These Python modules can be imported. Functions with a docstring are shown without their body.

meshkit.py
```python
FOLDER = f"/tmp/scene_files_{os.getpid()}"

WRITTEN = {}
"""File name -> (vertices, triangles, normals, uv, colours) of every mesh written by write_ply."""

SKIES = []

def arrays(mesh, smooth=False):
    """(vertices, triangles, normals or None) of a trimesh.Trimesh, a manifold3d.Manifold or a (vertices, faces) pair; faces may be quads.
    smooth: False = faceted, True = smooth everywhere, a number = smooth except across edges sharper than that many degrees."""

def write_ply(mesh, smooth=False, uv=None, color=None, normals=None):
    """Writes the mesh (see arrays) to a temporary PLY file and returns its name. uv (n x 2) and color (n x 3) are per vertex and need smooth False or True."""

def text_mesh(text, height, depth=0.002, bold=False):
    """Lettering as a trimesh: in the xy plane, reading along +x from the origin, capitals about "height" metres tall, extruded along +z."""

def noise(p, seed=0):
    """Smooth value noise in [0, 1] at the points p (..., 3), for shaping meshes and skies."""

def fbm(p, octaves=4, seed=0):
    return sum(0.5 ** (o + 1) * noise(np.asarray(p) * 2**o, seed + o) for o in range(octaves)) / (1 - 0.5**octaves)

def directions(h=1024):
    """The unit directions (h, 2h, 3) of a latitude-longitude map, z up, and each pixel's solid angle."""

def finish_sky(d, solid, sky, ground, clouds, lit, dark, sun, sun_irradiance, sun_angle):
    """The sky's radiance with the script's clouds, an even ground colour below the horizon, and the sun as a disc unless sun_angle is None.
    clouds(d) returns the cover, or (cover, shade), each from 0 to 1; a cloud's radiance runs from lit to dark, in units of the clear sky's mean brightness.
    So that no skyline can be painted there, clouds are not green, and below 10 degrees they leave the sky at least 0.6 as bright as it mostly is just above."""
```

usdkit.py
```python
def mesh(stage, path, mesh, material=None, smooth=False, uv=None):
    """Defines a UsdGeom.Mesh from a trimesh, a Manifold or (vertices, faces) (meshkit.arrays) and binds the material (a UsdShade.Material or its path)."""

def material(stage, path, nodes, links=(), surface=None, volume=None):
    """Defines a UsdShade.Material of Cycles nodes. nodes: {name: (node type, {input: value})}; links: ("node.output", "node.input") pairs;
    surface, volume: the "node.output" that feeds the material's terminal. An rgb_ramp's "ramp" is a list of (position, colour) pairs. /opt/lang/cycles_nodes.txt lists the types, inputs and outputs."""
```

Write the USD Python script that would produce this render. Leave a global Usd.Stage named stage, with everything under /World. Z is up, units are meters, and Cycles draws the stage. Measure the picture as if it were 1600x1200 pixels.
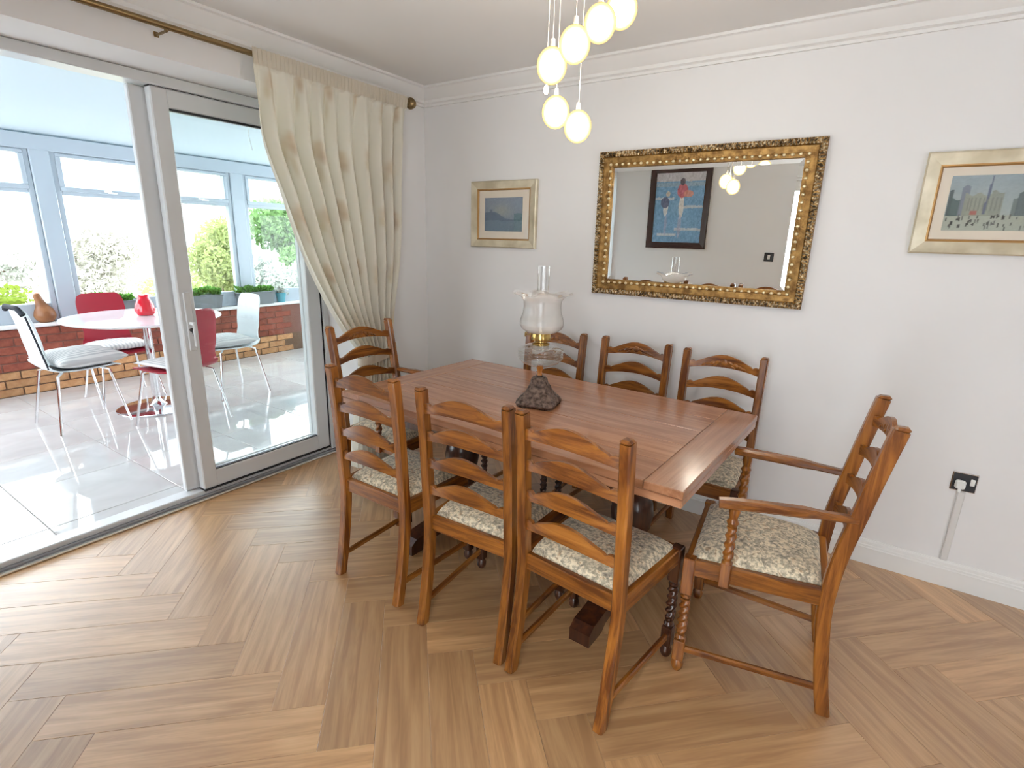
import math, random
import numpy as np, trimesh, usdkit, meshkit
import manifold3d as m3
from shapely.geometry import Polygon, box as sbox
from pxr import Usd, UsdGeom, UsdLux, UsdShade, Gf, Sdf, Vt

stage = Usd.Stage.CreateInMemory()
UsdGeom.SetStageUpAxis(stage, 'Z'); UsdGeom.SetStageMetersPerUnit(stage, 1.0)
UsdGeom.Xform.Define(stage, '/World'); UsdGeom.Scope.Define(stage, '/World/Looks')
PI = math.pi
rng = np.random.default_rng(7)

# ---------------------------------------------------------------- camera, sky, exposure
YAW, PITCH, ROLL, FPX = map(float, (np.radians(-33.4634), np.radians(-15.22747), np.radians(1.59421), 824.067))
EYE = np.array([2.88702, -2.82575, 1.45])
fw = np.array([math.sin(YAW)*math.cos(PITCH), math.cos(YAW)*math.cos(PITCH), math.sin(PITCH)])
rt = np.array([math.cos(YAW), -math.sin(YAW), 0]); up = np.cross(rt, fw)
c_, s_ = math.cos(ROLL), math.sin(ROLL)
rt, up = c_*rt + s_*up, -s_*rt + c_*up
cam = UsdGeom.Camera.Define(stage, '/World/camera')
cam.CreateHorizontalApertureAttr(36.0); cam.CreateVerticalApertureAttr(27.0)
cam.CreateFocalLengthAttr(36.0*FPX/1600.0)
cam.AddTransformOp().Set(Gf.Matrix4d(*[float(x) for x in (*rt, 0, *up, 0, *(-fw), 0, *EYE, 1)]))
cam.CreateExposureAttr(1.58)

sky = UsdLux.DomeLight.Define(stage, '/World/sky')
sky.CreateIntensityAttr(1.0); sky.CreateColorAttr(Gf.Vec3f(0.92, 0.965, 1.03))
# ---------------------------------------------------------------- helpers: prims
USED = {}
def path_for(parent, name):
    base = '/World' if parent is None else str(parent.GetPath())
    k = (base, name); n = USED.get(k, 0); USED[k] = n + 1
    return f'{base}/{name}' + (f'_{n:03d}' if n else '')
def tag(prim, label=None, cat=None, group=None, kind=None):
    for k, v in (('label', label), ('category', cat), ('group', group), ('kind', kind)):
        if v: prim.SetCustomDataByKey(k, v)
def place(prim, loc=(0, 0, 0), rz=0.0):
    x = UsdGeom.Xformable(prim); x.ClearXformOpOrder()
    x.AddTranslateOp().Set(Gf.Vec3d(*[float(q) for q in loc])); x.AddRotateZOp().Set(float(rz))
def thing(name, label=None, cat=None, loc=(0, 0, 0), rz=0.0, group=None, kind=None):
    p = UsdGeom.Xform.Define(stage, path_for(None, name)).GetPrim()
    place(p, loc, rz); tag(p, label, cat, group, kind); return p
def obj(name, mesh, mat, parent=None, smooth=35, label=None, cat=None, group=None, kind=None, loc=None, rz=0.0, paint=None, uv=None):
    m = usdkit.mesh(stage, path_for(parent, name), mesh, M[mat], smooth=smooth, uv=uv)
    if paint is not None:
        UsdGeom.PrimvarsAPI(m).CreatePrimvar('paint', Sdf.ValueTypeNames.Color3fArray, 'vertex').Set(Vt.Vec3fArray.FromNumpy(np.asarray(paint, np.float32)))
    p = m.GetPrim()
    if loc is not None: place(p, loc, rz)
    tag(p, label, cat, group, kind); return p
def copy_of(src, name, loc, rz, label, group=None):
    d = src.GetCustomData()
    p = UsdGeom.Xform.Define(stage, path_for(None, name)).GetPrim()
    p.GetReferences().AddInternalReference(src.GetPath()); p.SetInstanceable(True)
    place(p, loc, rz); tag(p, label, d.get('category'), group or d.get('group')); return p
def struct(name, mesh, mat, parent=None, **k):
    return obj(name, mesh, mat, parent, kind=None if parent else 'structure', **k)

# ---------------------------------------------------------------- helpers: shapes
def cat(*ms): return trimesh.util.concatenate([m for m in ms])
def tm(vf):
    v, f = vf; f = np.asarray(f)
    if f.shape[1] == 4: f = np.vstack([f[:, [0, 1, 2]], f[:, [0, 2, 3]]])
    return trimesh.Trimesh(np.asarray(v, float), f, process=False)
def bx(x0, x1, y0, y1, z0, z1, r=0.0):
    lo, hi = np.minimum((x0, y0, z0), (x1, y1, z1)), np.maximum((x0, y0, z0), (x1, y1, z1))
    if r <= 0:
        b = trimesh.creation.box(hi - lo); b.apply_translation((lo + hi)/2); return b
    r = min(r, 0.45*float((hi - lo).min())); pts = []
    for i in range(3):
        for sx in (0, 1):
            for sy in (0, 1):
                for sz in (0, 1):
                    s = np.array([sx, sy, sz]); p = np.where(s, hi, lo).astype(float); q = p + np.where(s, -r, r)
                    q[i] = p[i]; pts.append(q)
    return trimesh.convex.convex_hull(np.array(pts))
def lathe(profile, n=32, cx=0, cy=0):
    m = trimesh.creation.revolve(np.asarray(profile, float), sections=n); m.apply_translation((cx, cy, 0)); return m
def sweep(path, sec, side=(1, 0, 0), scale=None):
    P = np.asarray(path, float); S = np.asarray(sec, float); n, k = len(P), len(S)
    T = np.gradient(P, axis=0); T /= np.linalg.norm(T, axis=1, keepdims=True)
    side = np.asarray(side, float); N = np.cross(T, side); N /= np.linalg.norm(N, axis=1, keepdims=True)
    A = np.cross(N, T)
    sc = np.ones(n) if scale is None else np.asarray(scale, float)
    V = P[:, None] + sc[:, None, None]*(S[None, :, :1]*A[:, None] + S[None, :, 1:]*N[:, None])
    i, j = np.meshgrid(np.arange(n-1), np.arange(k), indexing='ij'); j2 = (j+1) % k
    q = np.stack([i*k+j, i*k+j2, (i+1)*k+j2, (i+1)*k+j], -1).reshape(-1, 4)
    V = np.vstack([V.reshape(-1, 3), P[:1], P[-1:]]); c0, c1 = n*k, n*k+1
    f = np.vstack([q[:, [0, 1, 2]], q[:, [0, 2, 3]], [(c0, (a+1) % k, a) for a in range(k)], [(c1, (n-1)*k+a, (n-1)*k+(a+1) % k) for a in range(k)]])
    m = trimesh.Trimesh(V, f, process=False); m.fix_normals(); return m
def rsec(w, d, c=0.004):
    w, d = w/2, d/2
    return [(-w+c, -d), (w-c, -d), (w, -d+c), (w, d-c), (w-c, d), (-w+c, d), (-w, d-c), (-w, -d+c)]
def csec(r, n=10): return [(r*math.cos(a), r*math.sin(a)) for a in np.arange(n)*2*PI/n]
def tube(path, r, n=10):
    P = np.asarray(path, float); d = P[-1] - P[0]
    side = (1, 0, 0) if abs(d[0]) < 0.7*np.linalg.norm(d) else (0, 1, 0)
    return sweep(P, csec(r, n), side)
def spline(pts, n=24):
    from scipy.interpolate import PchipInterpolator
    p = np.asarray(pts, float); t = np.r_[0, np.cumsum(np.linalg.norm(np.diff(p, axis=0), axis=1))]
    return PchipInterpolator(t, p)(np.linspace(0, t[-1], n))
def grid_mesh(V):
    n, k = V.shape[:2]
    i, j = np.meshgrid(np.arange(n-1), np.arange(k-1), indexing='ij')
    q = np.stack([i*k+j, i*k+j+1, (i+1)*k+j+1, (i+1)*k+j], -1).reshape(-1, 4)
    return V.reshape(-1, 3), np.vstack([q[:, [0, 1, 2]], q[:, [0, 2, 3]]])
def slab_from_grid(top, bottom):
    """closed solid between two grids of the same shape"""
    a, f = grid_mesh(top); b, _ = grid_mesh(bottom); n, k = top.shape[:2]; N = n*k
    idx = np.arange(N).reshape(n, k)
    loop = np.r_[idx[0, :-1], idx[:-1, -1], idx[-1, :0:-1], idx[:0:-1, 0]]
    nx = np.roll(loop, -1)
    sides = np.vstack([np.stack([loop, nx+N, nx], 1), np.stack([loop, loop+N, nx+N], 1)])
    m = trimesh.Trimesh(np.vstack([a, b]), np.vstack([f, f[:, ::-1]+N, sides]), process=False); m.fix_normals(); return m
def twist(z0, z1, r0, amp, turns, starts=2, n=18, rings=60):
    z = np.linspace(z0, z1, rings); th = np.arange(n)*2*PI/n
    fade = np.clip(np.minimum(z-z0, z1-z)/0.012, 0, 1)
    R = r0*(1 + amp*fade[:, None]*np.cos(starts*th[None] - 2*PI*turns*starts*(z[:, None]-z0)/(z1-z0)))
    P = np.stack([R*np.cos(th), R*np.sin(th), np.broadcast_to(z[:, None], R.shape)], -1)
    P = np.concatenate([P, P[:, :1]], 1); v, f = grid_mesh(P)
    m = trimesh.Trimesh(v, f, process=False); m.merge_vertices(); m.fix_normals(); return m
def ell(c, r, sub=2):
    m = trimesh.creation.icosphere(sub, 1.0); m.apply_scale(r); m.apply_translation(c); return m
def moved(m, t=(0, 0, 0), rz=0.0, ry=0.0, rx=0.0):
    m = m.copy(); R = trimesh.transformations
    if rx: m.apply_transform(R.rotation_matrix(rx, (1, 0, 0)))
    if ry: m.apply_transform(R.rotation_matrix(ry, (0, 1, 0)))
    if rz: m.apply_transform(R.rotation_matrix(rz, (0, 0, 1)))
    m.apply_translation(t); return m
def extrude_prof(prof, p0, p1, nrm):
    """profile (offset along nrm, z) swept straight from p0 to p1 on the floor plane"""
    p0, p1, nrm = (np.array([*q, 0.0])[:3] for q in (p0, p1, nrm))
    V = np.array([[p + nrm*a + np.array([0, 0, z]) for a, z in prof] for p in (p0, p1)]); k = len(prof)
    f = [(i, (i+1) % k, k+(i+1) % k) for i in range(k)] + [(i, k+(i+1) % k, k+i) for i in range(k)]
    tri = trimesh.creation.triangulate_polygon(Polygon(prof), engine='earcut')[1] if False else [(0, i, i+1) for i in range(1, k-1)]
    f += [t for t in tri] + [tuple(k+a for a in t[::-1]) for t in tri]
    m = trimesh.Trimesh(V.reshape(-1, 3), np.array(f), process=False); m.fix_normals(); return m
def leaves(points, size, seed, up=0.3, elong=1.6):
    r = np.random.default_rng(seed); n = len(points); d = r.normal(size=(n, 3)); d[:, 2] += up
    d /= np.linalg.norm(d, axis=1, keepdims=True); e = np.cross(d, r.normal(size=(n, 3))); e /= np.linalg.norm(e, axis=1, keepdims=True)
    g = np.cross(d, e); s = size*(0.6+0.8*r.random((n, 1)))
    V = np.stack([points - d*s*elong/2, points + e*s*0.45 + g*s*0.12, points + d*s*elong/2, points - e*s*0.45 + g*s*0.12], 1)
    i = np.arange(n)*4
    return V.reshape(-1, 3), np.vstack([np.stack([i, i+1, i+2], 1), np.stack([i, i+2, i+3], 1)])

# ---------------------------------------------------------------- materials
M = {}
def mat(name, nodes, links, surface='p.BSDF'): M[name] = usdkit.material(stage, f'/World/Looks/{name}', nodes, links, surface=surface)
def plain(name, color, rough=0.5, **k): mat(name, {'p': ('principled_bsdf', dict(base_color=color, roughness=rough, **k))}, [])
def noisy(name, c1, c2, scale, rough=0.5, bump=0.0, bscale=None, stretch=(1, 1, 1), detail=4.0, lo=0.35, hi=0.65, **k):
    n = {'tc': ('texture_coordinate', {}), 'mp': ('mapping', {'scale': stretch}), 'n': ('noise_texture', dict(scale=scale, detail=detail)),
         'r': ('rgb_ramp', {'ramp': [(lo, c1), (hi, c2)]}), 'p': ('principled_bsdf', dict(roughness=rough, **k))}
    l = [('tc.object', 'mp.vector'), ('mp.vector', 'n.vector'), ('n.fac', 'r.fac'), ('r.color', 'p.base_color')]
    if bump:
        n['b'] = ('bump', dict(strength=bump, distance=0.01)); n['n2'] = ('noise_texture', dict(scale=bscale or scale*4, detail=3.0))
        l += [('mp.vector', 'n2.vector'), ('n2.fac', 'b.height'), ('b.normal', 'p.normal')]
    mat(name, n, l)
def wood(name, dark, mid, light, rough, axis='x', scale=3.0, vary=0.12, coat=0.0, spec=0.5):
    """grain along the local axis; tone and grain vary with each object"""
    st = {'x': (0.9, 14, 14), 'y': (14, 0.9, 14), 'z': (14, 14, 0.9)}[axis]
    n = {'tc': ('texture_coordinate', {}), 'oi': ('object_info', {}), 'of': ('math', dict(math_type='multiply', value2=37.0)), 'cx': ('combine_xyz', {}),
         'ad': ('vector_math', dict(math_type='add')), 'mp': ('mapping', {'scale': st}), 'mp2': ('mapping', {'scale': tuple(0.35*s if s > 1 else s for s in st)}),
         'n': ('noise_texture', dict(scale=scale, detail=6.0, roughness=0.6, distortion=0.6)), 'n2': ('noise_texture', dict(scale=scale*0.7, detail=3.0, distortion=1.2)),
         'w': ('math', dict(math_type='multiply', value2=9.0)), 'sn': ('math', dict(math_type='sine')), 'mx': ('math', dict(math_type='multiply_add', value2=0.10, value3=0.0)),
         'fa': ('math', dict(math_type='add')), 'r': ('rgb_ramp', {'ramp': [(0.3, dark), (0.5, mid), (0.72, light)]}),
         'v': ('math', dict(math_type='multiply_add', value2=2*vary, value3=1-vary)), 'h': ('hsv', {}), 'b': ('bump', dict(strength=0.12, distance=0.002)),
         'p': ('principled_bsdf', dict(roughness=rough, coat_weight=coat, coat_roughness=0.33 if name == 'plank' else 0.15, specular_ior_level=spec))}
    l = [('oi.random', 'of.value1'), ('of.value', 'cx.x'), ('of.value', 'cx.y'), ('tc.object', 'ad.vector1'), ('cx.vector', 'ad.vector2'), ('ad.vector', 'mp.vector'), ('ad.vector', 'mp2.vector'),
         ('mp.vector', 'n.vector'), ('mp2.vector', 'n2.vector'), ('n2.fac', 'w.value1'), ('w.value', 'sn.value1'), ('sn.value', 'mx.value1'), ('mx.value', 'fa.value1'), ('n.fac', 'fa.value2'),
         ('fa.value', 'r.fac'), ('oi.random', 'v.value1'), ('v.value', 'h.value'), ('r.color', 'h.color'), ('h.color', 'p.base_color'), ('n.fac', 'b.height'), ('b.normal', 'p.normal')]
    mat(name, n, l)

noisy('wall_paint', (.79, .775, .77), (.81, .795, .79), 1.5, rough=0.55, bump=0.02, bscale=90)
plain('ceiling_paint', (.82, .805, .79), 0.7)
plain('white_gloss', (.80, .79, .77), 0.28)
plain('upvc', (.68, .69, .70), 0.22)
plain('upvc_cool', (.42, .48, .54), 0.22)
plain('gasket', (.02, .02, .025), 0.5)
plain('alu', (.78, .76, .70), 0.25, metallic=0.9)
plain('track_grey', (.30, .30, .32), 0.35, metallic=0.5)
wood('plank', (.43, .225, .092), (.575, .33, .148), (.68, .425, .21), 0.38, 'x', scale=2.4, vary=0.15, spec=1.0, coat=0.9)
plain('floor_base', (.16, .10, .055), 0.8)
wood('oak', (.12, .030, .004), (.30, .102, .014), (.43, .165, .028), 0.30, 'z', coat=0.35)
wood('oak_x', (.12, .030, .004), (.30, .102, .014), (.43, .165, .028), 0.30, 'x', coat=0.35)
wood('oak_y', (.12, .030, .004), (.30, .102, .014), (.43, .165, .028), 0.30, 'y', coat=0.35)
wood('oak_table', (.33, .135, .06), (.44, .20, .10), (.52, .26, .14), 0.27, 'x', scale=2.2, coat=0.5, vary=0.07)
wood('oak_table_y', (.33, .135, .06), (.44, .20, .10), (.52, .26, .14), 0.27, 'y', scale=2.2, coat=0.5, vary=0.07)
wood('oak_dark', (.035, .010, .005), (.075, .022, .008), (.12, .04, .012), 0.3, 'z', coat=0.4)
# floral seat fabric
mat('floral', {'tc': ('texture_coordinate', {}), 'n': ('noise_texture', dict(scale=38, detail=5.0, distortion=1.2)), 'n2': ('noise_texture', dict(scale=90, detail=3.0)),
    'r': ('rgb_ramp', {'ramp': [(.28, (.33, .28, .22)), (.40, (.54, .46, .34)), (.49, (.76, .64, .46)), (.58, (.84, .73, .54)), (.68, (.56, .40, .25)), (.78, (.42, .30, .20))]}),
    'r2': ('rgb_ramp', {'ramp': [(.40, (.42, .43, .42)), (.56, (1, 1, 1))]}), 'm': ('mix_color', dict(blend_type='multiply', fac=0.8)),
    'b': ('bump', dict(strength=0.2, distance=0.003)), 'p': ('principled_bsdf', dict(roughness=0.9, sheen_weight=0.2))},
    [('tc.object', 'n.vector'), ('tc.object', 'n2.vector'), ('n.fac', 'r.fac'), ('n2.fac', 'r2.fac'), ('r.color', 'm.a'), ('r2.color', 'm.b'), ('m.result', 'p.base_color'), ('n2.fac', 'b.height'), ('b.normal', 'p.normal')])
def pane(name, tint=(1, 1, 1), f0=0.04, f1=0.5, rough=0.0):
    mat(name, {'t': ('transparent_bsdf', dict(color=tint)), 'g': ('glossy_bsdf', dict(color=(1, 1, 1), roughness=rough)), 'f': ('layer_weight', dict(blend=0.5)), 'p': ('math', dict(math_type='power', value2=4.0)),
               'a': ('math', dict(math_type='multiply_add', value2=f1, value3=f0)), 'm': ('mix_closure', {})},
        [('f.facing', 'p.value1'), ('p.value', 'a.value1'), ('a.value', 'm.fac'), ('t.BSDF', 'm.closure1'), ('g.BSDF', 'm.closure2')], surface='m.closure')
pane('pane_glass', (.97, .985, .98), .02, .4); pane('clear_glass', (.88, .89, .88), .20, .7, 0.04); pane('chimney_glass', (.97, .97, .97), .05, .8, 0.02); pane('picture_glass', (1, 1, 1), .04, .6)
mat('frosted', {'d': ('diffuse_bsdf', dict(color=(.86, .84, .82))), 't': ('translucent_bsdf', dict(color=(.90, .88, .86))), 'x': ('transparent_bsdf', dict(color=(.95, .93, .92))), 'g': ('glossy_bsdf', dict(color=(1, 1, 1), roughness=0.15)),
    'f': ('fresnel', dict(IOR=1.45)), 'm1': ('mix_closure', dict(fac=0.5)), 'm2': ('mix_closure', dict(fac=0.22)), 'm3': ('mix_closure', {})},
    [('d.BSDF', 'm1.closure1'), ('t.BSDF', 'm1.closure2'), ('m1.closure', 'm2.closure1'), ('x.BSDF', 'm2.closure2'), ('f.fac', 'm3.fac'), ('m2.closure', 'm3.closure1'), ('g.BSDF', 'm3.closure2')], surface='m3.closure')
plain('mirror_glass', (.93, .95, .94), 0.0, metallic=1.0)
noisy('gilt', (.17, .085, .022), (.42, .245, .08), 30, rough=0.40, metallic=0.7, bump=0.3, bscale=120)
noisy('gilt_carved', (.08, .052, .028), (.80, .66, .44), 60, rough=0.38, metallic=0.75, bump=0.6, bscale=160, lo=.42, hi=.60)
plain('gilt_bead', (.92, .78, .50), 0.30, metallic=0.6)
noisy('champagne', (.55, .48, .34), (.74, .67, .52), 9, rough=0.38, metallic=0.35)
plain('gilt_slip', (.46, .26, .10), 0.35, metallic=0.7)
plain('mat_board', (.80, .72, .61), 0.85)
mat('print', {'a': ('attribute', dict(attribute='paint')), 'p': ('principled_bsdf', dict(roughness=0.7))}, [('a.color', 'p.base_color')])
plain('frame_dark', (.045, .018, .015), 0.3)
plain('brass', (.55, .38, .13), 0.22, metallic=1.0)
plain('brass_antique', (.28, .19, .09), 0.35, metallic=0.85)
plain('chrome', (.82, .82, .84), 0.10, metallic=1.0)
noisy('cast_metal', (.05, .03, .024), (.24, .165, .13), 55, rough=0.5, metallic=0.5, bump=0.5, bscale=140)
plain('amber', (.45, .16, .03), 0.12, coat_weight=0.5)
plain('dark_steel', (.06, .06, .065), 0.25, metallic=0.6)
plain('white_plastic', (.82, .82, .80), 0.35)
plain('trunking', (.70, .68, .66), 0.45)
# curtain: cream cloth that lets daylight through, printed sprigs
mat('curtain', {'a': ('attribute', dict(attribute='paint')), 'd': ('diffuse_bsdf', {}), 't': ('translucent_bsdf', {}), 'm': ('mix_closure', dict(fac=0.45))},
    [('a.color', 'd.color'), ('a.color', 't.color'), ('d.BSDF', 'm.closure1'), ('t.BSDF', 'm.closure2')], surface='m.closure')
plain('curtain_tape', (.55, .48, .39), 0.9)
# opal glass globes: brighter towards the middle, where the lamp sits behind the glass
mat('globe', {'lw': ('layer_weight', dict(blend=0.5)), 'r': ('rgb_ramp', {'ramp': [(0.0, (1.0, .95, .86)), (.30, (1.0, .91, .74)), (.45, (1.0, .78, .40)), (1.0, (1.0, .62, .18))]}),
    's': ('rgb_ramp', {'ramp': [(0.0, (1, 1, 1)), (.22, (.75, .75, .75)), (.36, (.085, .085, .085)), (.47, (.034, .034, .034)), (1.0, (.020, .020, .020))]}), 'k': ('math', dict(math_type='multiply', value2=18.0)), 'e': ('emission', {})},
    [('lw.facing', 'r.fac'), ('lw.facing', 's.fac'), ('r.color', 'e.color'), ('s.color', 'k.value1'), ('k.value', 'e.strength')], surface='e.emission')
mat('bulb', {'e': ('emission', dict(color=(1, .85, .6), strength=4.0))}, [], surface='e.emission')
plain('cord', (.62, .56, .50), 0.4)
# conservatory
mat('roof_panel', {'d': ('diffuse_bsdf', dict(color=(.58, .64, .67))), 't': ('translucent_bsdf', dict(color=(.60, .74, .80))), 'm': ('mix_closure', dict(fac=0.135))},
    [('d.BSDF', 'm.closure1'), ('t.BSDF', 'm.closure2')], surface='m.closure')
mat('tile', {'tc': ('texture_coordinate', {}), 'oi': ('object_info', {}), 'n': ('noise_texture', dict(scale=2.2, detail=4.0, distortion=1.0)),
    'r': ('rgb_ramp', {'ramp': [(.35, (.52, .50, .49)), (.65, (.60, .585, .575))]}), 'v': ('math', dict(math_type='multiply_add', value2=.08, value3=.96)), 'h': ('hsv', {}), 'p': ('principled_bsdf', dict(roughness=0.03, specular_ior_level=0.8))},
    [('tc.object', 'n.vector'), ('n.fac', 'r.fac'), ('oi.random', 'v.value1'), ('v.value', 'h.value'), ('r.color', 'h.color'), ('h.color', 'p.base_color')])
plain('grout', (.34, .31, .29), 0.8)
def brickmat(name, a, b):
    mat(name, {'tc': ('texture_coordinate', {}), 'oi': ('object_info', {}), 'n': ('noise_texture', dict(scale=22, detail=4.0)), 'r': ('rgb_ramp', {'ramp': [(.3, a), (.7, b)]}),
        'v': ('math', dict(math_type='multiply_add', value2=.34, value3=.83)), 'h': ('hsv', {}), 'bp': ('bump', dict(strength=0.3, distance=0.004)), 'p': ('principled_bsdf', dict(roughness=0.85))},
        [('tc.object', 'n.vector'), ('n.fac', 'r.fac'), ('oi.random', 'v.value1'), ('v.value', 'h.value'), ('r.color', 'h.color'), ('h.color', 'p.base_color'), ('n.fac', 'bp.height'), ('bp.normal', 'p.normal')])
brickmat('brick_red', (.20, .045, .028), (.30, .085, .05)); brickmat('brick_buff', (.42, .20, .085), (.56, .31, .15))
plain('mortar_red', (.22, .10, .075), 0.9); plain('mortar_dark', (.17, .10, .06), 0.9)
plain('sill_board', (.80, .79, .78), 0.3)
plain('shell_red', (.36, .012, .03), 0.35); plain('shell_white', (.74, .80, .82), 0.3); plain('black_cloth', (.02, .022, .03), 0.8)
plain('table_gloss', (.84, .84, .87), 0.06)
mat('stripes', {'tc': ('texture_coordinate', {}), 'w': ('wave_texture', dict(scale=11.0, distortion=0.4)), 'r': ('rgb_ramp', {'ramp': [(.25, (.52, .52, .52)), (.55, (.72, .71, .69))]}), 'p': ('principled_bsdf', dict(roughness=0.9))},
    [('tc.object', 'w.vector'), ('w.fac', 'r.fac'), ('r.color', 'p.base_color')])
plain('red_glass', (.62, .004, .02), 0.06, coat_weight=0.6)
noisy('gourd_skin', (.20, .075, .025), (.33, .14, .055), 9, rough=0.45)
plain('planter_grey', (.17, .19, .20), 0.6); plain('soil', (.05, .035, .025), 0.9); plain('turquoise', (.10, .36, .44), 0.25)
def leaf(name, a, b):
    mat(name, {'oi': ('geometry', {}), 'r': ('rgb_ramp', {'ramp': [(0, a), (1, b)]}), 'd': ('diffuse_bsdf', {}), 't': ('translucent_bsdf', {}), 'm': ('mix_closure', dict(fac=0.45))},
        [('oi.random_per_island', 'r.fac'), ('r.color', 'd.color'), ('r.color', 't.color'), ('d.BSDF', 'm.closure1'), ('t.BSDF', 'm.closure2')], surface='m.closure')
leaf('leaf_green', (.20, .33, .13), (.33, .46, .23)); leaf('leaf_yellow', (.38, .43, .18), (.50, .54, .28)); leaf('leaf_pale', (.52, .54, .49), (.60, .59, .56))
leaf('leaf_bare', (.68, .67, .61), (.74, .73, .68)); leaf('leaf_blossom', (.46, .49, .45), (.62, .62, .61)); leaf('leaf_hedge', (.18, .25, .04), (.28, .34, .09)); leaf('leaf_planter', (.13, .30, .06), (.26, .42, .13))
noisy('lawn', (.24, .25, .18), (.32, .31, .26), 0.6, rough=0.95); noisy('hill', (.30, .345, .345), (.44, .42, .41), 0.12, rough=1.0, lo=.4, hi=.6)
plain('bark', (.20, .15, .11), 0.9)

# ---------------------------------------------------------------- room shell
XW, XR, YF, H, XO = 0.27, 6.40, -3.10, 2.37, -0.12       # inner faces of the left, right and front walls, ceiling height, outer face of the left wall
DY0, DY1, DZ = -2.95, -0.635, 2.148                        # garden door opening
WZ0, WZ1, VX0, VX1 = 0.12, 2.22, 4.60, 5.40                # glazing in the front wall, behind the camera
struct('wall_back', bx(XO, XR+.12, 0, .14, -.05, H+.1), 'wall_paint')
struct('wall_left', cat(bx(XO, XW, DY1, 0, -.05, H+.1), bx(XO, XW, YF-.12, DY0, -.05, H+.1), bx(XO, XW, DY0, DY1, DZ, H+.1),
                        bx(XO-.01, XO, .001, 2.3, -.05, 2.95), bx(XO-.01, XO, -3.6, YF-.12, -.05, 2.95), bx(XO-.01, XO, YF-.12, .001, DZ+.02, 2.95), bx(XO-.01, XO, DY1, .001, -.05, DZ+.02), bx(XO-.01, XO, YF-.12, DY0, -.05, DZ+.02)), 'wall_paint')
D2X0, D2X1 = 2.25, 3.07
struct('wall_front', cat(bx(XW, D2X0, YF-.12, YF, -.05, H+.1), bx(D2X1, VX0, YF-.12, YF, -.05, H+.1), bx(VX1, XR+.12, YF-.12, YF, -.05, H+.1), bx(VX0, VX1, YF-.12, YF, -.05, WZ0), bx(VX0, VX1, YF-.12, YF, WZ1, H+.1), bx(D2X0, D2X1, YF-.12, YF, 2.03, H+.1)), 'wall_paint')
struct('wall_right', bx(XR, XR+.12, YF, 0, -.05, H+.1), 'wall_paint')
struct('ceiling', bx(XW-.05, XR+.05, YF-.05, .05, H, H+.1), 'ceiling_paint')
w8 = thing('window_4', kind='structure')
obj('frame', cat(*[bx(a, b, YF-.09, YF-.03, c, d, .004) for a, b, c, d in ((VX0, VX0+.06, WZ0, WZ1), (VX1-.06, VX1, WZ0, WZ1), ((VX0+VX1)/2-.04, (VX0+VX1)/2+.04, WZ0, WZ1), (VX0, VX1, WZ0, WZ0+.06), (VX0, VX1, WZ1-.06, WZ1))]), 'upvc', w8); obj('pane', bx(VX0+.05, VX1-.05, YF-.062, YF-.057, WZ0+.05, WZ1-.05), 'pane_glass', w8, smooth=False)

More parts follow.
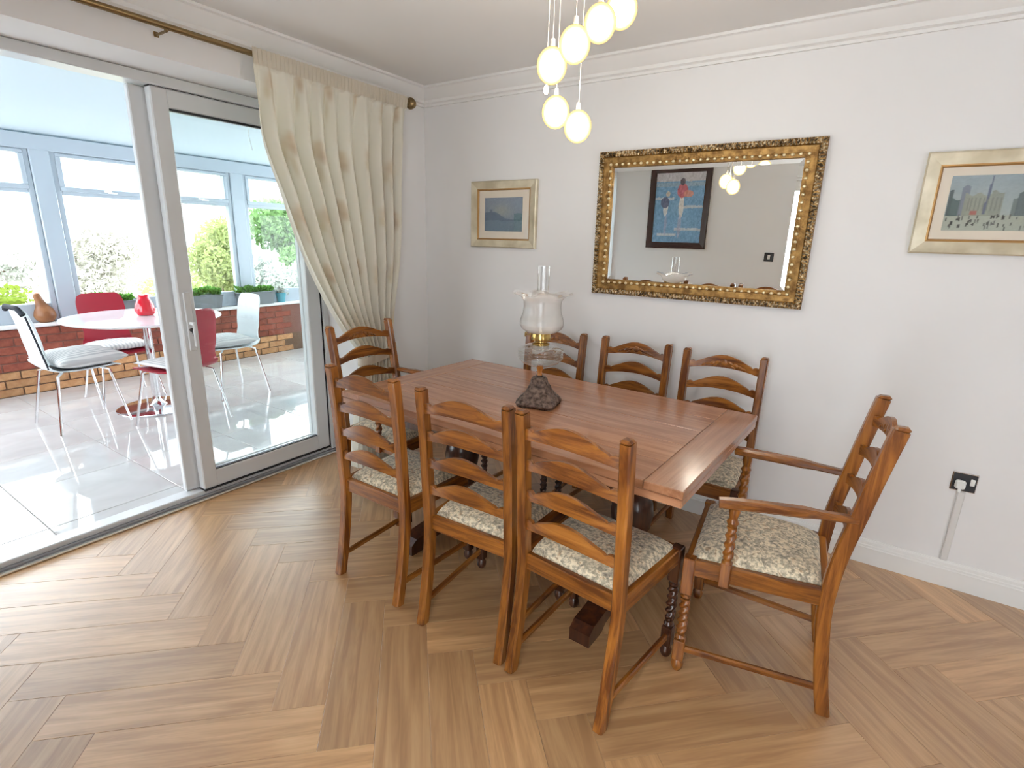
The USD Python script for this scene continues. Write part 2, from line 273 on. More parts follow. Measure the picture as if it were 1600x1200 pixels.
# cornice and skirting
corn = [(0, H), (.095, H), (.095, H-.012), (.082, H-.016), (.07, H-.032), (.045, H-.055), (.03, H-.066), (.028, H-.082), (.014, H-.088), (.012, H-.10), (0, H-.10)]
struct('trim_1', extrude_prof(corn, (XW, 0), (XR, 0), (0, -1)), 'ceiling_paint', smooth=25)
struct('trim_2', extrude_prof(corn, (XW, YF), (XW, 0), (1, 0)), 'ceiling_paint', smooth=25)
struct('trim_3', extrude_prof(corn, (XW, YF), (XR, YF), (0, 1)), 'ceiling_paint', smooth=25)
struct('trim_4', extrude_prof(corn, (XR, YF), (XR, 0), (-1, 0)), 'ceiling_paint', smooth=25)
skirt = [(0, 0), (.020, 0), (.020, .082), (.017, .086), (.016, .094), (.012, .098), (.011, .110), (.006, .118), (0, .12)]
struct('baseboard_back', extrude_prof(skirt, (XW, 0), (XR, 0), (0, -1)), 'white_gloss', smooth=25)
struct('baseboard_left', extrude_prof(skirt, (XW, DY1), (XW, 0), (1, 0)), 'white_gloss', smooth=25)
struct('baseboard_front', extrude_prof(skirt, (XW, YF), (D2X0-.11, YF), (0, 1)), 'white_gloss', smooth=25)
struct('baseboard_right', extrude_prof(skirt, (XR, YF), (XR, 0), (-1, 0)), 'white_gloss', smooth=25)

# herringbone floor: every plank a part
floor = thing('floor', kind='structure')
obj('underlay', bx(-.02, XR, YF, 0, -.05, -.0105), 'floor_base', floor, smooth=False)
PW, ANG = 0.164, math.radians(44.3)
ud, vd = np.array([math.cos(ANG), math.sin(ANG)]), np.array([math.sin(ANG), -math.cos(ANG)])
O0 = np.array([.962, -2.463])
room = Polygon([(0.005, DY0), (0.005, DY1), (XW, DY1), (XW, 0), (XR, 0), (XR, YF), (XW, YF), (XW, DY0)])
def plank(u0, u1, v0, v1, along_u):
    g = 0.0003/PW
    q = [(u0+g, v0+g), (u1-g, v0+g), (u1-g, v1-g), (u0+g, v1-g)]
    P = Polygon([tuple(O0 + PW*(a*ud + b*vd)) for a, b in q]).intersection(room)
    if P.is_empty or P.area < 2e-4: return
    c = O0 + PW*((u0+u1)/2*ud + (v0+v1)/2*vd); rz = math.degrees(ANG) if along_u else math.degrees(ANG) - 90
    cs, sn = math.cos(-math.radians(rz)), math.sin(-math.radians(rz))
    for G in getattr(P, 'geoms', [P]):
        if G.geom_type != 'Polygon' or G.area < 2e-4: continue
        xy = np.array(G.exterior.coords)[:-1] - c; xy = np.stack([cs*xy[:, 0]-sn*xy[:, 1], sn*xy[:, 0]+cs*xy[:, 1]], 1)
        L = Polygon(xy); inn = L.buffer(-.0010, join_style=2)
        if inn.is_empty or inn.geom_type != 'Polygon' or not L.equals(L.convex_hull) or len(inn.exterior.coords) != len(L.exterior.coords):
            m = trimesh.creation.extrude_polygon(L, .0095, engine='earcut'); m.apply_translation((0, 0, -.0095))
        else:
            a = np.array(L.exterior.coords)[:-1]; b = np.array(inn.exterior.coords)[:-1]
            m = trimesh.convex.convex_hull(np.vstack([np.c_[a, np.full(len(a), -.0095)], np.c_[a, np.full(len(a), -.0005)], np.c_[b, np.zeros(len(b))]]))
        obj('plank', m, 'plank', floor, smooth=False, loc=(c[0], c[1], 0), rz=rz)
for k in range(-40, 40):
    for j in range(-8, 9):
        a, b = k + 4*j, k - 4*j
        plank(a, a+4, b, b+1, True); plank(a+4, a+5, b-3, b+1, False)

# ---------------------------------------------------------------- sliding garden door
door = thing('door_1', kind='structure')
y0, y1 = DY0, DY1
obj('frame', cat(bx(-.118, -.005, y0, y1, 2.10, 2.147, .004), bx(-.118, -.005, y1-.04, y1, .03, 2.10, .004), bx(-.118, -.005, y0, y0+.06, .03, 2.10, .004), bx(-.118, -.03, y0, y1, 0, .045, .004)), 'upvc', door)
obj('threshold', cat(bx(-.03, -.012, y0, y1, 0, .022, .003)), 'track_grey', door)
obj('threshold_strip', bx(-.012, .012, y0, y1, 0, .012, .004), 'alu', door)
S0, S1 = -1.525, -.68
sash = obj('sliding_sash', cat(bx(-.075, -.02, S0, S0+.078, .05, 2.097, .006), bx(-.075, -.02, S1-.092, S1, .05, 2.097, .006), bx(-.075, -.02, S0+.07, S1-.085, .05, .15, .006), bx(-.075, -.02, S0+.07, S1-.085, 2.012, 2.097, .006)), 'upvc', door)
obj('glass_pane', bx(-.052, -.046, S0+.07, S1-.085, .145, 2.02), 'pane_glass', sash, smooth=False)
obj('gasket', cat(bx(-.046, -.022, S0+.078, S1-.092, 2.003, 2.012), bx(-.046, -.024, S0+.078, S1-.092, .15, .154)), 'gasket', sash, smooth=False)
obj('seal', cat(bx(-.07, -.012, S0, S1, .044, .0505), bx(-.07, -.03, S0, S1, 2.0965, 2.101), bx(-.07, -.02, S1-.001, S1+.006, .05, 2.097)), 'gasket', door, smooth=False)
# the other leaf stands open, slid behind the first
B0 = -1.592
sash2 = obj('sliding_sash', cat(bx(-.115, -.08, B0, B0+.078, .05, 2.097, .005), bx(-.115, -.08, -.77, -.685, .05, 2.097, .005), bx(-.115, -.08, B0+.07, -.76, .05, .15, .005), bx(-.115, -.08, B0+.07, -.76, 2.012, 2.097, .005)), 'upvc', door)
obj('glass_pane', bx(-.10, -.095, B0+.07, -.76, .145, 2.02), 'pane_glass', sash2, smooth=False)
h = obj('handle', cat(bx(-.02, -.008, -1.505, -1.468, .845, 1.15, .004)), 'upvc', door, label='long white lock plate')
obj('lever', cat(tube([(-.008, -1.487, .99), (.03, -1.487, .99)], .009), bx(.022, .036, -1.496, -1.478, .87, 1.0, .005)), 'upvc', h)
obj('lock_cylinder', cat(moved(lathe([(0, 0), (.010, 0), (.010, .006), (0, .006)], 16), (-.008, -1.487, .955), ry=PI/2), tube([(-.004, -1.487, .952), (.001, -1.480, .915)], .003, 6)), 'dark_steel', h, label='dark keyhole')

# front door behind the camera (seen in the mirror)
d2 = thing('door_2', kind='structure')
ax0, ax1 = D2X0+.03, D2X1-.03
lf = obj('leaf', cat(bx(ax0, ax0+.09, YF-.08, YF-.04, .01, 2.0, .003), bx(ax1-.09, ax1, YF-.08, YF-.04, .01, 2.0, .003), bx(ax0+.09, ax1-.09, YF-.08, YF-.04, .01, .22, .003), bx(ax0+.09, ax1-.09, YF-.08, YF-.04, 1.91, 2.0, .003)), 'white_gloss', d2)
obj('pane', bx(ax0+.085, ax1-.085, YF-.063, YF-.057, .215, 1.915), 'pane_glass', lf, smooth=False)
obj('architrave', cat(bx(D2X0-.1, D2X0, YF, YF+.02, 0, 2.13, .006), bx(D2X1, D2X1+.1, YF, YF+.02, 0, 2.13, .006), bx(D2X0, D2X1, YF, YF+.02, 2.03, 2.13, .006)), 'white_gloss', d2)
obj('jamb', cat(bx(D2X0, D2X0+.03, YF-.11, YF+.002, 0, 2.03), bx(D2X1-.03, D2X1, YF-.11, YF+.002, 0, 2.03), bx(D2X0, D2X1, YF-.11, YF+.002, 2.0, 2.03)), 'white_gloss', d2, smooth=False)
obj('door_handle', cat(bx(D2X0+.06, D2X0+.09, YF-.042, YF-.03, .95, 1.1, .003), tube([(D2X0+.075, YF-.03, 1.03), (D2X0+.075, YF+.0, 1.03), (D2X0+.17, YF+.0, 1.03)], .008)), 'chrome', d2)

# ---------------------------------------------------------------- ladder-back chairs
def post_mesh(sx, xb, hz, rake, foot):
    P = spline([(sx*xb, foot, 0), (sx*xb, foot*.35, .20), (sx*xb, .0, .40), (sx*xb, -.005, .50), (sx*xb, rake*.45, .72), (sx*xb, rake, hz)], 26)
    P[:, 1] += -.195
    m = sweep(P, rsec(.034, .042, .005)); top = P[-1]
    knob = moved(bx(-.0168, .0168, -.019, .019, 0, .014, .010), top - np.array([0, .003, .003])); return cat(m, knob), P
def back_y(P, z): return np.interp(z, P[:, 2], P[:, 1])
def slat_mesh(x0, z0, h, yc, arch, bow=.022, th=.013, n=45):
    s = np.linspace(-1, 1, n); a = np.abs(s)
    top = z0 + h + arch*np.clip(np.cos(np.minimum(a/.80, 1)*PI/2), 0, 1)**1.25 + .004*np.exp(-((a-.86)/.06)**2) - .005*np.exp(-((a-.77)/.025)**2)
    bot = z0 + .019*(1-s**2)
    yy = yc - bow*(1-s**2)
    def ring(y, dz): return np.stack([np.stack([s*x0, y, bot+dz], -1), np.stack([s*x0, y, top-dz], -1)], 1)
    return slab_from_grid(ring(yy + th/2, 0), ring(yy - th/2, 0)), (top, bot, yy)
def cushion_mesh(yb, yf, wb, wf, z0, h):
    t = np.sin(np.linspace(-1, 1, 23)*PI/2); u, v = np.meshgrid(t, t, indexing='ij')
    def layer(k):
        w = wb + (wf-wb)*(v+1)/2; y = yb + (yf-yb)*(v+1)/2
        cr = 1 - .05*(np.abs(u)**6)*(np.abs(v)**6)
        return u*w/2*cr, y
    x, y = layer(0); z = z0 + h*((1-np.abs(u)**5)*(1-np.abs(v)**5))**.45
    return slab_from_grid(np.stack([x, y, z], -1)[::-1], np.stack([x, y, np.full_like(x, z0-.004)], -1)[::-1])
def front_leg(x, y, top):
    sq = .019
    return moved(cat(bx(-sq, sq, -sq, sq, top-.135, top, .003), lathe([(0, top-.135), (.017, top-.135), (.012, top-.143), (.018, top-.15), (.012, top-.158), (0, top-.158)], 20), twist(.155, top-.156, .0155, .24, 2.4),
                     lathe([(0, .125), (.012, .125), (.019, .135), (.013, .145), (.016, .156), (0, .156)], 20), bx(-sq, sq, -sq, sq, .045, .125, .003), lathe([(0, 0), (.014, 0), (.020, .012), (.021, .028), (.013, .042), (.017, .046), (0, .046)], 20)), (x, y, 0))
def ladder_chair(name, label, group, armed=False, xb=None):
    t = thing(name, label, 'chair', group=group)
    hz, xb, wf = (.990, xb or .180, .236) if armed else (.954, .179, .212)
    rake, foot = (-.087, -.053) if armed else (-.037, -.055)
    yf, zs = (.21 if armed else .185), .445
    for sx in (-1, 1):
        m, P = post_mesh(sx, xb, hz-.012, rake, foot); obj('rear_leg', m, 'oak', t)
    for i, z in enumerate((.535, .642, .748, .853) if not armed else (.55, .66, .772, .878)):
        m, (top, bot, yy) = slat_mesh(xb-.008, z+.004, .037, float(back_y(P, z+.03)), .043)
        sl = obj('ladder_slat', m, 'oak_x', t)
        if i == 3:
            cs = [ell((0, yy[22]+.007, z+.048), (.016, .004, .016))]
            for sg in (-1, 1):
                for q, (dx, dz, rx_, rz_) in enumerate(((.030, .046, .016, .008), (.055, .040, .014, .009), (.076, .034, .013, .007), (.043, .030, .013, .006), (.095, .028, .010, .005))):
                    j = int(22 + sg*dx/(xb-.008)*22); cs.append(moved(ell((0, 0, 0), (rx_, .004, rz_)), (sg*dx, yy[j]+.007, z+dz), ry=sg*.5))
            obj('carving', cat(*cs), 'oak_x', sl, label='carved leaf relief')
    yb = -.19
    obj('seat_rail', bx(-xb-.005, xb+.005, yb-.012, yb+.012, .385, zs, .004), 'oak_x', t)
    obj('seat_rail', bx(-wf+.015, wf-.015, yf-.012, yf+.012, .385, zs, .004), 'oak_x', t)
    for sx in (-1, 1):
        obj('seat_rail', sweep([(sx*(xb+.002), yb+.01, .415), (sx*(wf-.012), yf-.005, .415)], rsec(.024, .06, .004), side=(1, 0, 0)), 'oak_y', t)
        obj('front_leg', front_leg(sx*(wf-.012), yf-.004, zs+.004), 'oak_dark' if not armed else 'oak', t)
        obj('stretcher', sweep([(sx*(xb), -.215, .088), (sx*(wf-.012), yf-.01, .088)], rsec(.018, .024, .005), side=(1, 0, 0)), 'oak_y', t)
    obj('seat_cushion', cushion_mesh(yb+.012, yf-.006, 2*xb-.02, 2*wf-.035, zs-.002, .036 if not armed else .040), 'floral', t, smooth=60)
    if armed:
        for sx in (-1, 1):
            xa, xf = xb+.004, wf+.012
            P2 = np.array([(sx*(xa+(xf-xa)*q), float(back_y(P, .70))*(1-q)+.142*q, .692-.014*q+.004*math.sin(q*PI)) for q in np.linspace(0, 1, 20)])
            obj('arm', sweep(P2, rsec(.034, .026, .007), side=(1, 0, 0), scale=np.interp(np.linspace(0, 1, 20), [0, .28, .36, .9, 1], [.85, .9, 1.15, 1.2, 1.1])), 'oak_y', t)
            m = cat(bx(-.017, .017, -.017, .017, .385, .47, .003), lathe([(0, .47), (.016, .47), (.011, .478), (.015, .486), (0, .487)], 18), twist(.485, .60, .0145, .22, 1.8), lathe([(0, .60), (.013, .60), (.019, .615), (.012, .628), (.017, .65), (.017, .672), (0, .672)], 18))
            obj('arm_support', moved(m, (sx*(wf-.004), .095, 0)), 'oak', t)
    return t
GS = 'ladder-back side chairs along the table'
chair0 = ladder_chair('dining_chair', 'oak ladder-back side chair on the near long side, leftmost of three', GS)
place(chair0, (1.326, -1.281, 0), -.5)
for x, y, rz, lab in ((1.827, -1.296, 2, 'oak ladder-back side chair on the near long side, middle of three'),
                      (2.272, -1.315, -5.9, 'oak ladder-back side chair on the near long side, right one, next to the near armchair'),
                      (1.412, -.377, 179.3, 'oak ladder-back side chair against the mirror wall, half hidden by the oil lamp'),
                      (1.892, -.362, 178.6, 'oak ladder-back side chair against the mirror wall, middle of three'),
                      (2.359, -.390, 180, 'oak ladder-back side chair against the mirror wall, right one, under the mirror')):
    copy_of(chair0, 'dining_chair', (x, y, 0), rz, lab)
GA = 'ladder-back armchairs at the table ends'
arm0 = ladder_chair('carver_chair', 'oak ladder-back armchair at the right end of the table, set apart by the power socket', GA, armed=True)
place(arm0, (2.725, -.952, 0), 95.9)
arm1 = ladder_chair('carver_chair', 'oak ladder-back armchair at the left end of the table, before the cream curtain', GA, armed=True, xb=.205)
place(arm1, (.845, -.862, 0), -90)

# ---------------------------------------------------------------- dining table
TX, TY, TR = 1.755, -.872, -2.7
table = thing('dining_table', 'long dark oak draw-leaf dining table with plank top on turned pedestals', 'table', (TX, TY, 0), TR)
LX, LY, ZT = .805, .465, .755
nb = 5
for i in range(nb):
    a, b = -LY + 2*LY*i/nb, -LY + 2*LY*(i+1)/nb
    obj('top_board', bx(-LX+.125, LX-.125, a+.0005, b-.0005, ZT-.028, ZT, .0018), 'oak_table', table, smooth=False)
for s in (-1, 1):
    obj('end_board', bx(s*(LX-.1245), s*LX, -LY, LY, ZT-.028, ZT, .003), 'oak_table_y', table, smooth=False)
    obj('draw_leaf', bx(s*.012, s*(LX-.002), -LY+.002, LY-.002, ZT-.057, ZT-.030, .003), 'oak_table', table, smooth=False)
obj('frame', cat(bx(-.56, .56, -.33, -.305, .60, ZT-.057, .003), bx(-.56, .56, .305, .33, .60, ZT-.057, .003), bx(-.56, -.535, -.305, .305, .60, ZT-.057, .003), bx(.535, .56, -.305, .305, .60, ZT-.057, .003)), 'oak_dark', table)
bulb = [(0, .13), (.055, .13), (.055, .16), (.032, .175), (.03, .19), (.05, .205), (.05, .215), (.03, .23), (.045, .26), (.078, .32), (.088, .38), (.08, .43), (.055, .465), (.04, .475), (.052, .485), (.052, .50), (.034, .515), (.034, .53), (.055, .545), (.055, .60), (0, .60)]
for s in (-1, 1):
    x = s*.47
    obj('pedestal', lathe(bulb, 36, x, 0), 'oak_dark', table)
    P = np.array([(x, y, 0.065 - .0*abs(y)) for y in np.linspace(-.40, .40, 25)]); yy = P[:, 1]
    hgt = np.interp(np.abs(yy), [0, .08, .16, .34, .39, .40], [.13, .13, .095, .075, .07, .05])
    V = np.stack([np.stack([np.full_like(yy, x-.042), yy, hgt], -1), np.stack([np.full_like(yy, x+.042), yy, hgt], -1)], 1)
    Vb = V.copy(); Vb[:, :, 2] = np.interp(np.abs(yy), [0, .26, .30, .40], [.03, .03, 0, 0])[:, None]
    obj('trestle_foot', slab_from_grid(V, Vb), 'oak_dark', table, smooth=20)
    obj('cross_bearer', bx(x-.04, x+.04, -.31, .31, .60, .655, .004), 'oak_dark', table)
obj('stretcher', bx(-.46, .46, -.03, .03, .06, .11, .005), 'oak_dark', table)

# ---------------------------------------------------------------- oil lamp on the table
lx, ly, Z0 = 1.757, -.900, ZT
lamp = thing('oil_lamp', 'antique oil lamp with frosted tulip shade and cast metal foot standing on the table', 'lamp', (lx, ly, Z0), 12)
prof = [(.002, .084), (.014, .090), (.024, .086), (.036, .076), (.052, .060), (.075, .046), (.100, .036), (.118, .032), (.126, .026), (.130, .012)]
rings = []
for z, r in prof:
    th = np.arange(64)*2*PI/64; k = (np.abs(np.cos(th))**5 + np.abs(np.sin(th))**5)**(-1/5); k = 1 + (k-1)*np.clip(1.5 - z/.13, 0, 1)
    rings.append(np.stack([r*k*np.cos(th), r*k*np.sin(th), np.full(64, z)], -1))
R = np.array(rings); dense = np.array([[np.interp(np.linspace(0, len(prof)-1, 40), np.arange(len(prof)), R[:, j, c]) for c in range(3)] for j in range(64)]).transpose(2, 0, 1)
dirn = dense.copy(); dirn[..., 2] = 0; dirn /= np.linalg.norm(dirn, axis=-1, keepdims=True)+1e-9
nz = meshkit.fbm(dense*60, 3, 5) - .5; dense = dense + dirn*(nz*.010)[..., None]
dense[0, :, 2] = np.where(np.abs(np.sin(2*np.arctan2(dense[0, :, 1], dense[0, :, 0]))) > .62, 0, .022)
foot = np.concatenate([dense, dense[:, :1]], 1); v, f = grid_mesh(foot); fm = trimesh.Trimesh(v, f, process=False); fm.merge_vertices(); fm.fix_normals()
obj('foot', cat(fm, lathe([(0, .124), (.014, .126), (.016, .132), (0, .134)], 20)), 'cast_metal', lamp, smooth=45, label='dark cast metal foot')
obj('neck', lathe([(0, .132), (.012, .132), (.009, .142), (.012, .155), (.016, .168), (.012, .176), (0, .176)], 24), 'amber', lamp, label='amber brown neck')
fp = [(.014, .174), (.05, .178), (.078, .19), (.092, .203)]
for k in range(4): z = .206 + k*.012; fp += [(.089, z), (.098, z+.004), (.098, z+.007), (.089, z+.0105)]
fp += [(.085, .256), (.06, .266), (.034, .270)]
obj('oil_font', lathe(fp, 48), 'clear_glass', lamp, label='clear ribbed glass oil reservoir')
obj('burner', cat(lathe([(0, .266), (.037, .266), (.037, .274), (.028, .278), (.028, .284), (.041, .288), (.043, .30), (.039, .315), (.05, .318), (.05, .322), (0, .322)], 32), tube([(-.04, 0, .306), (-.068, .0, .306)], .003, 8), moved(lathe([(0, 0), (.011, 0), (.011, .004), (0, .004)], 16), (-.068, 0, .306), ry=-PI/2)), 'brass', lamp, label='brass burner with wick wheel')
th = np.linspace(0, 2*PI, 97); sp = np.array([(.319, .050), (.325, .068), (.338, .086), (.355, .094), (.375, .092), (.40, .083), (.43, .079), (.455, .081), (.472, .092), (.482, .108), (.487, .124)])
rz_, rr_ = np.interp(np.linspace(0, 10, 50), np.arange(11), sp[:, 0]), np.interp(np.linspace(0, 10, 50), np.arange(11), sp[:, 1])
ruf = np.clip((rz_-.45)/.045, 0, 1)**1.5
S = np.stack([(rr_[:, None]*(1+.06*ruf[:, None]*np.cos(6*th)))*np.cos(th), (rr_[:, None]*(1+.06*ruf[:, None]*np.cos(6*th)))*np.sin(th), rz_[:, None] + .009*ruf[:, None]*np.cos(6*th+.6)], -1)
obj('tulip_shade', tm(grid_mesh(S)), 'frosted', lamp, smooth=True, label='frosted glass tulip shade with ruffled rim')
obj('chimney', lathe([(.024, .322), (.03, .36), (.028, .40), (.0245, .44), (.0245, .597), (.0235, .597), (.0235, .44)], 28), 'chimney_glass', lamp, label='tall clear glass chimney')

# ---------------------------------------------------------------- pendant cluster
CX, CY = 2.055, -1.24
pend = thing('pendant_light', 'spiral cluster pendant of glowing opal glass globes on thin cords', 'lamp', (CX, CY, H))
obj('ceiling_rose', lathe([(0, 0), (.16, 0), (.16, -.018), (.14, -.028), (0, -.028)], 40), 'chrome', pend)
G = [(2.012, -1.158, 1.812), (1.952, -1.200, 1.852), (2.004, -1.325, 1.947), (2.074, -1.321, 1.992), (2.139, -1.300, 2.040), (2.172, -1.235, 2.088)]
for gx, gy, gz in G:
    g = obj('globe', moved(ell((0, 0, 0), (.0445, .0445, .050), 3), (gx-CX, gy-CY, gz-H)), 'globe', pend, smooth=True, label='glowing opal glass globe')
    obj('cord', cat(tube([(gx-CX, gy-CY, gz-H+.046), (gx-CX, gy-CY, -.02)], .0013, 6), lathe([(0, gz-H+.044), (.008, gz-H+.044), (.006, gz-H+.07), (0, gz-H+.07)], 12, gx-CX, gy-CY)), 'cord', g)
bx_, by_, bz_ = 1.958, -1.275, 1.900
obj('bare_bulb', ell((bx_-CX, by_-CY, bz_-H), (.008, .008, .014)), 'bulb', pend, smooth=True, label='small bare bulb without its globe')
obj('cord', tube([(bx_-CX, by_-CY, bz_-H+.012), (bx_-CX, by_-CY, -.02)], .0013, 6), 'cord', pend)

# ---------------------------------------------------------------- mirror and pictures on the back wall
def frame_members(x0, x1, z0, z1, w, prof, yw=0.0, sgn=-1):
    """four mitred members; prof: (0..1 across from the outer edge, depth)"""
    pr = np.asarray(prof, float); out = []
    C = [(x0, z0), (x1, z0), (x1, z1), (x0, z1)]; I = [(x0+w, z0+w), (x1-w, z0+w), (x1-w, z1-w), (x0+w, z1-w)]
    for k in range(4):
        a, b, ia, ib = (np.array(q) for q in (C[k], C[(k+1) % 4], I[k], I[(k+1) % 4]))
        ring = []
        for A, B in ((a, ia), (b, ib)): ring.append([np.array([*(A+(B-A)*t), d])[[0, 2, 1]]*np.array([1, sgn, 1]) + np.array([0, yw, 0]) for t, d in pr])
        V = np.array(ring); n = len(pr)
        f = [(i, (i+1) % n, n+(i+1) % n) for i in range(n)] + [(i, n+(i+1) % n, n+i) for i in range(n)] + [(0, i, i+1) for i in range(1, n-1)] + [(n, n+i+1, n+i) for i in range(1, n-1)]
        m = trimesh.Trimesh(V.reshape(-1, 3), np.array(f), process=False); m.fix_normals(); out.append(m)
    return out
mx0, mx1, mz0, mz1, mw = 1.567, 2.636, 1.174, 1.919, .082
def tilt(m):
    m = m.copy(); m.apply_transform(trimesh.transformations.rotation_matrix(.0105, (1, 0, 0), (0, 0, mz0))); return m
mir = thing('wall_mirror', 'large rectangular mirror in an ornate gilt frame on the back wall', 'mirror', (0, -.002, 0))
for m in frame_members(mx0, mx1, mz0, mz1, mw, [(0, 0), (0, .022), (.05, .030), (.30, .034), (.40, .024), (.72, .020), (.80, .022), (.97, .018), (1, .012), (1, 0)]): obj('frame_member', tilt(m), 'gilt', mir, smooth=20)
def border(x0, x1, z0, z1, off, step):
    X0, X1, Z0, Z1 = x0+off, x1-off, z0+off, z1-off; pts = []
    nx_, nz_ = max(2, round((X1-X0)/step)), max(2, round((Z1-Z0)/step))
    for i in range(nx_): t = X0 + (X1-X0)*i/nx_; pts += [(t, Z0), (X1+X0-t, Z1)]
    for i in range(nz_): t = Z0 + (Z1-Z0)*i/nz_; pts += [(X1, t), (X0, Z1+Z0-t)]
    return pts
orn = []
for q, (x, z) in enumerate(border(mx0, mx1, mz0, mz1, .014, .017)):
    orn.append(moved(ell((0, 0, 0), (.0095, .009, .0065), 1), (x, -.030, z), ry=rng.uniform(0, PI)))
for q, (x, z) in enumerate(border(mx0, mx1, mz0, mz1, .005, .013)): orn.append(ell((x, -.026, z), (.005, .006, .005), 1))
for q, (x, z) in enumerate(border(mx0, mx1, mz0, mz1, .024, .015)): orn.append(moved(ell((0, 0, 0), (.007, .006, .0045), 1), (x, -.031, z), ry=rng.uniform(0, PI)))
obj('carved_border', tilt(cat(*orn)), 'gilt_carved', mir, smooth=True, kind='stuff', label='band of small carved leaves and knobs')
obj('beading', tilt(cat(*[ell((x, -.022, z), (.0085, .007, .0075), 1) for x, z in border(mx0, mx1, mz0, mz1, .066, .034)])), 'gilt_bead', mir, smooth=True, kind='stuff', label='row of bright gilt beads')
gx0, gx1, gz0, gz1, bv = mx0+mw-.004, mx1-mw+.004, mz0+mw-.004, mz1-mw+.004, .024
V = [(gx0, -.008, gz0), (gx1, -.008, gz0), (gx1, -.008, gz1), (gx0, -.008, gz1), (gx0+bv, -.0095, gz0+bv), (gx1-bv, -.0095, gz0+bv), (gx1-bv, -.0095, gz1-bv), (gx0+bv, -.0095, gz1-bv), (gx0, 0, gz0), (gx1, 0, gz0), (gx1, 0, gz1), (gx0, 0, gz1)]
F = [(4, 5, 6), (4, 6, 7)] + [t for a in range(4) for t in ((a, (a+1) % 4, 4+(a+1) % 4), (a, 4+(a+1) % 4, 4+a), (8+a, 8+(a+1) % 4, (a+1) % 4), (8+a, (a+1) % 4, a))] + [(8, 10, 9), (8, 11, 10)]
gm = trimesh.Trimesh(V, F, process=False); gm.fix_normals(); obj('mirror_glass', tilt(gm), 'mirror_glass', mir, smooth=False, label='mirror glass with bevelled edge')

def paint_grid(x0, x1, z0, z1, y, fn, nx_=150, nz_=110, flip=False):
    u, v = np.meshgrid(np.linspace(0, 1, nx_), np.linspace(0, 1, nz_), indexing='ij')
    P = np.stack([x0+(x1-x0)*u, np.full_like(u, y), z0+(z1-z0)*v], -1)
    vv, ff = grid_mesh(P); col = np.clip(fn(u, v), 0, 1)
    if not flip: ff = ff[:, ::-1]
    return trimesh.Trimesh(vv, ff[:, ::-1], process=False), (col.reshape(-1, 3))**2.2
def n2(u, v, s, seed): return meshkit.fbm(np.stack([u*s, v*s, 0*u+.5], -1), 4, seed)
def mixc(a, b, t): return np.asarray(a)*(1-t[..., None]) + np.asarray(b)*t[..., None]
def put(c, mask, col, k=1.0): return c*(1-k*mask[..., None]) + np.asarray(col)*k*mask[..., None]
def art_blue(u, v):
    c = mixc((.46, .53, .60), (.52, .57, .64), v); c = mixc(c, (.62, .63, .60), np.exp(-((u-.45)/.25)**2-((v-.62)/.2)**2)*.8)
    n = n2(u, v, 9, 3); hill = (v < .50 - .18*u + .10*n + .06*np.sin(7*u)).astype(float); c = put(c, hill, (.33, .41, .50), .85)
    c = put(c, ((np.abs(u-.17) < .035) & (v < .66) & (v > .4)).astype(float), (.36, .42, .50), .8)
    c = put(c, ((u > .78) & (v < .5+.06*n)).astype(float), (.28, .45, .47), .6); c = put(c, (v < .28+.08*n).astype(float), (.45, .54, .60), .6)
    return c + (n2(u, v, 40, 8)[..., None]-.5)*.14
def art_town(u, v):
    u = (u*2.3) % 1.15
    r = np.random.default_rng(3); c = mixc((.66, .70, .68), (.60, .66, .69), v) + (n2(u, v, 7, 2)[..., None]-.5)*.08
    ground = v < .28; c = put(c, ground.astype(float), (.66, .69, .64))
    for a, b, h_, col in ((0, .05, .72, (.26, .32, .34)), (.04, .16, .58, (.28, .37, .37)), (.15, .24, .80, (.46, .50, .56)), (.20, .48, .66, (.58, .60, .54)), (.48, .62, .70, (.55, .57, .52)), (.74, .80, .60, (.42, .48, .48)), (.78, .92, .66, (.35, .41, .43)), (.9, 1.0, .56, (.48, .52, .50))):
        c = put(c, ((u > a) & (u < b) & (v > .27) & (v < h_ + .03*np.sin(40*u))).astype(float), col, .85)
    c = put(c, ((np.abs(u-.45-.03*(v-.6)) < .017*(1.4-v)) & (v > .3) & (v < .99)).astype(float), (.36, .40, .50), .9)
    c = put(c, ((u > .28) & (u < .36) & (v > .29) & (v < .36)).astype(float), (.68, .36, .32), .8)
    for a in np.linspace(.24, .60, 9): c = put(c, ((np.abs(u-a) < .008) & (v > .36) & (v < .6)).astype(float), (.44, .46, .44), .6)
    for _ in range(46):
        a, b, s = r.uniform(0, 1), r.uniform(.03, .27), r.uniform(.7, 1.3)
        c = put(c, ((((u-a)/(.010*s))**2 + ((v-b)/(.036*s))**2) < 1).astype(float), r.choice([.16, .22, .36])*np.array([1, 1.02, 1.0]), .85)
    return c + (n2(u, v, 50, 9)[..., None]-.5)*.08
